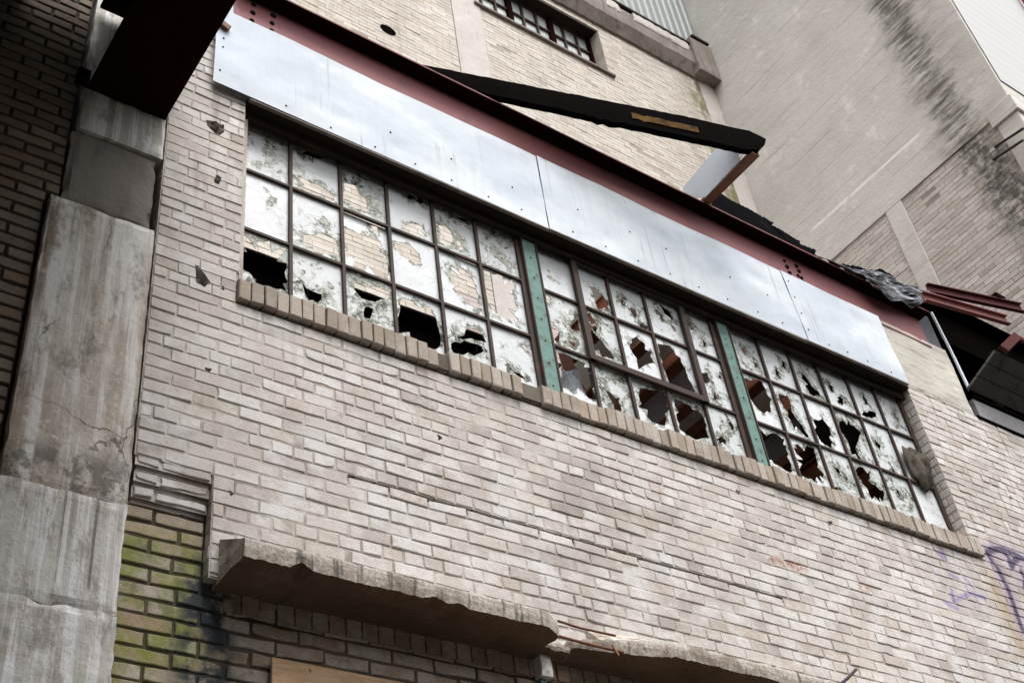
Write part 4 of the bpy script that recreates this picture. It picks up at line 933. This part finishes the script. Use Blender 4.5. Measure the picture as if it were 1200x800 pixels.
rg.add(vs, [(i * NV + j, ((i + 1) % NU) * NV + j, ((i + 1) % NU) * NV + j + 1, i * NV + j + 1) for i in range(NU) for j in range(NV - 1)])
tag(rg.build('rag', M_RAG, None, smooth=True, solid=.004), 'crumpled grey rag stuffed against the lower right corner panes', 'rag')
wr = MB(); wr.tube([(5.22, 3.9, 4.30), (5.33, 3.89, 4.37), (5.443, 3.9, 4.448)], .009); tag(wr.build('wire_stub', M_TWIG), 'dark bent wire stub sticking up at the right end of the ledge', 'wire')

# ================================================================== upper building
wh = thing('warehouse_building', 'tall cream brick building with a ribbon of small paned windows behind the factory', 'building', (6, 7, 0))
UX0, UX1 = -1.0, 10.5
def up_spans(z):
    if 15.40 < z < 16.44: return [(UX0, 5.87), (8.52, UX1)]
    if z > 17.0: return [(UX0, 5.87), (6.34, 8.2)]
    return [(UX0, 5.87), (6.34, UX1)]
uw = MB(); random.seed(3)
def hole_skip(u, z): return (u - 4.875) ** 2 + (z - 13.80) ** 2 < .012
brickwork(uw, facing_y(7.0), UX0, UX1, 7.9, 17.9, up_spans, 0, None, .03, 1., joint=.0065)
uw.box(UX0, UX1, 7.02, 7.3, 3, 15.39, 1); uw.box(UX0, 6.3, 7.02, 7.3, 15.39, 18, 1); uw.box(8.53, UX1, 7.04, 7.3, 15.39, 18, 1); uw.box(6.3, 8.53, 7.02, 7.3, 16.45, 18, 1); uw.box(UX0, 10.84, 7.3, 7.6, 3, 20, 1)
brickwork(uw, facing_x(8.52), 7.003, 7.26, 15.40, 16.44, lambda z: [(7.003, 7.26)], 0)
uw.build('brick_wall', M_UPPER, wh)
pp = MB(); rough_block(pp, 5.875, 6.335, 6.985, 7.2, 5.0, 18.0, .09, .004, .004, 2.); rough_block(pp, 10.505, 10.845, 6.99, 7.2, 5.0, 17.1, .08, .006, .008, 5.)
pp.build('pilaster', M_PIL, wh)
vh = MB(); N_ = 14
vh.add([(4.872 + .105 * math.cos(i * 2 * math.pi / N_), 6.994, 13.80 + .075 * math.sin(i * 2 * math.pi / N_)) for i in range(N_)] + [(4.872 + .105 * math.cos(i * 2 * math.pi / N_), 7.015, 13.80 + .075 * math.sin(i * 2 * math.pi / N_)) for i in range(N_)], [tuple(range(N_))] + [(i, (i + 1) % N_, N_ + (i + 1) % N_, N_ + i) for i in range(N_)])
vh.build('vent_pipe', M_BLACK, wh)
usill = MB(); usill.box(6.24, 8.60, 6.955, 7.26, 15.355, 15.398); 
# window ribbon
wf = MB(); cols = [6.34, 6.58, 6.82, 7.06, 7.30, 7.545, 7.79, 8.03, 8.27, 8.51]; zs = [15.41, 15.76, 16.11, 16.44]
for k, x in enumerate(cols):
    big = k % 3 == 0; w_ = .085 if big else .028
    wf.box(x - w_ / 2, min(x + w_ / 2, 8.518), 7.185 if big else 7.20, 7.235, 15.40, 16.44, 1 if big else 0)
for z in zs: wf.box(6.34, 8.516, 7.204, 7.232, z - .015, z + .015)
wfo = wf.build('window', [M_SASH, M_REDD], wh)
ug = MB(); ug.box(6.34, 8.516, 7.24, 7.246, 15.40, 16.44); ug.build('glass', M_UGLASS, wfo)
usill.build('sill', M_BAND, wfo, .004)
hd = MB(); hd.box(6.30, 8.519, 7.02, 7.26, 16.442, 16.449); hd.build('head', M_SOFFIT, wfo)
ub = MB()
nseg = 60; vs = []
for i in range(nseg + 1):
    x = 7.2 + (10.62 - 7.2) * i / nseg; zb = 16.56 + .03 * nz(x * 7) + .025 * nz(x * 23) ; zt = 17.22 + (.12 if (x < 8.55) else .0) - (.09 if 9.02 < x < 9.2 or 8.52 < x < 8.66 else 0)
    y = 6.86 + (.006 * nz(x * 6))
    vs += [(x, y + .10, zb), (x, y, zb + .22), (x, y, zt), (x, 7.05, zt + .02), (x, 7.05, zb)]
ub.add(vs, [(i * 5 + j, i * 5 + (j + 1) % 5, (i + 1) * 5 + (j + 1) % 5, (i + 1) * 5 + j) for i in range(nseg) for j in range(5)] + [(0, 1, 2, 3, 4), tuple(nseg * 5 + j for j in range(5))])
rough_block(ub, 10.40, 10.84, 6.80, 7.1, 16.58, 17.40, .05, .006, .01, 8.)
for x0, x1 in ((7.3, 8.48), (8.72, 8.98), (9.24, 10.36)): rough_block(ub, x0, x1, 6.845, 7.0, 17.03 + (.12 if x0 < 8.5 else 0), 17.235 + (.12 if x0 < 8.5 else 0), .03, .006, .016, x0, 1)
ub.build('concrete_band', [M_BAND, M_PIL], wh)
cp = MB(); cp.box(8.75, 10.40, 6.84, 6.90, 17.245, 17.29); cp.box(7.2, 8.70, 6.84, 6.90, 17.345, 17.39); cp.box(10.45, 10.8, 6.78, 6.84, 17.42, 17.47); cp.build('coping', M_SOFFIT, wh)
cs = MB(); vs = []; K = 150
for i in range(K + 1):
    x = 6.9 + (10.84 - 6.9) * i / K; y = 6.97 + (.025 if (i % 6) in (0, 1, 2) else 0)
    vs += [(x, y, 17.2), (x, y, 21.5)]
cs.add(vs, [(2 * i, 2 * i + 2, 2 * i + 3, 2 * i + 1) for i in range(K)]); cs.build('corrugated_siding', M_CORR, wh)

# added building across the yard, unseen behind the camera, to block the low sky
yb = thing('sky_blocker_building', 'added unseen dark brick building across the yard that blocks the low sky', 'building', (0, -12, 0))
yw = MB(); yw.box(-30, 30, -20, -12, 0, 9.5)
yw.build('brick_wall', M_SIDE, yb)  # wall of the added sky blocker
yd = MB(); yd.box(-30.2, 30.2, -20.2, -11.8, 9.5, 9.8); yd.build('sky_blocker_parapet', M_BAND, yb)
for x in range(-24, 27, 6):
    yv = MB(); yv.box(x, x + 2.4, -11.99, -11.95, 4.0, 6.2); yv.build('window', M_SLATE, yb)  # windows of the added sky blocker

# ================================================================== tower
tw = thing('concrete_tower', 'tall streaked concrete tower with grey brick infill at its foot', 'tower', (14, 6, 0))
tb = MB()
TX = 10.85
tb.box(TX, 22, 3.34, 12, 12.19, 30)
tb.box(TX + .06, 22, 3.40, 12, 0, 12.188, 0)
tb.box(TX, TX + .3, 5.04, 5.29, 4, 12.187); tb.box(TX, TX + .3, 6.75, 7.0, 4, 12.186); tb.box(TX + .002, TX + .3, 3.335, 3.62, 4, 12.45); tb.box(TX - .03, TX + .2, 3.30, 3.66, 12.05, 12.30)
tb.build('tower_wall', M_TOWER, tw, .01)
ti = MB()
brickwork(ti, facing_x(TX + .02), 3.6, 6.75, 8.3, 12.185, lambda z: [(3.62, 5.04), (5.29, 6.75)], 0, joint=.007)
ti.build('brick_infill', M_TOWERB, tw)
ts = MB(); vs = []; K = 260
for i in range(K + 1):
    z = 12.62 + i * .055; y = 3.326 + (.0015 if i % 4 in (0, 1) else 0)
    vs += [(TX + .03, y, z), (20, y, z)]
ts.add(vs, [(2 * i, 2 * i + 1, 2 * i + 3, 2 * i + 2) for i in range(K)]); ts.build('white_siding', M_SIDING, tw)
for a_, b_ in (((TX + .01, 3.839, 11.714), (10.70, 3.40, 11.50)), ((TX + .01, 3.752, 11.848), (10.70, 3.33, 11.63))):
    t = MB(); t.tube([a_, b_], .016); t.build('bracket_rod', M_TWIG, tw)
dp = MB(); dp.tube([(13.45, 3.25, 14), (13.45, 3.25, 20)], .05); dp.build('red_pipe', metal_paint('red_pipe_paint', (.35, .02, .05), (.2, .03, .03), .1), tw)
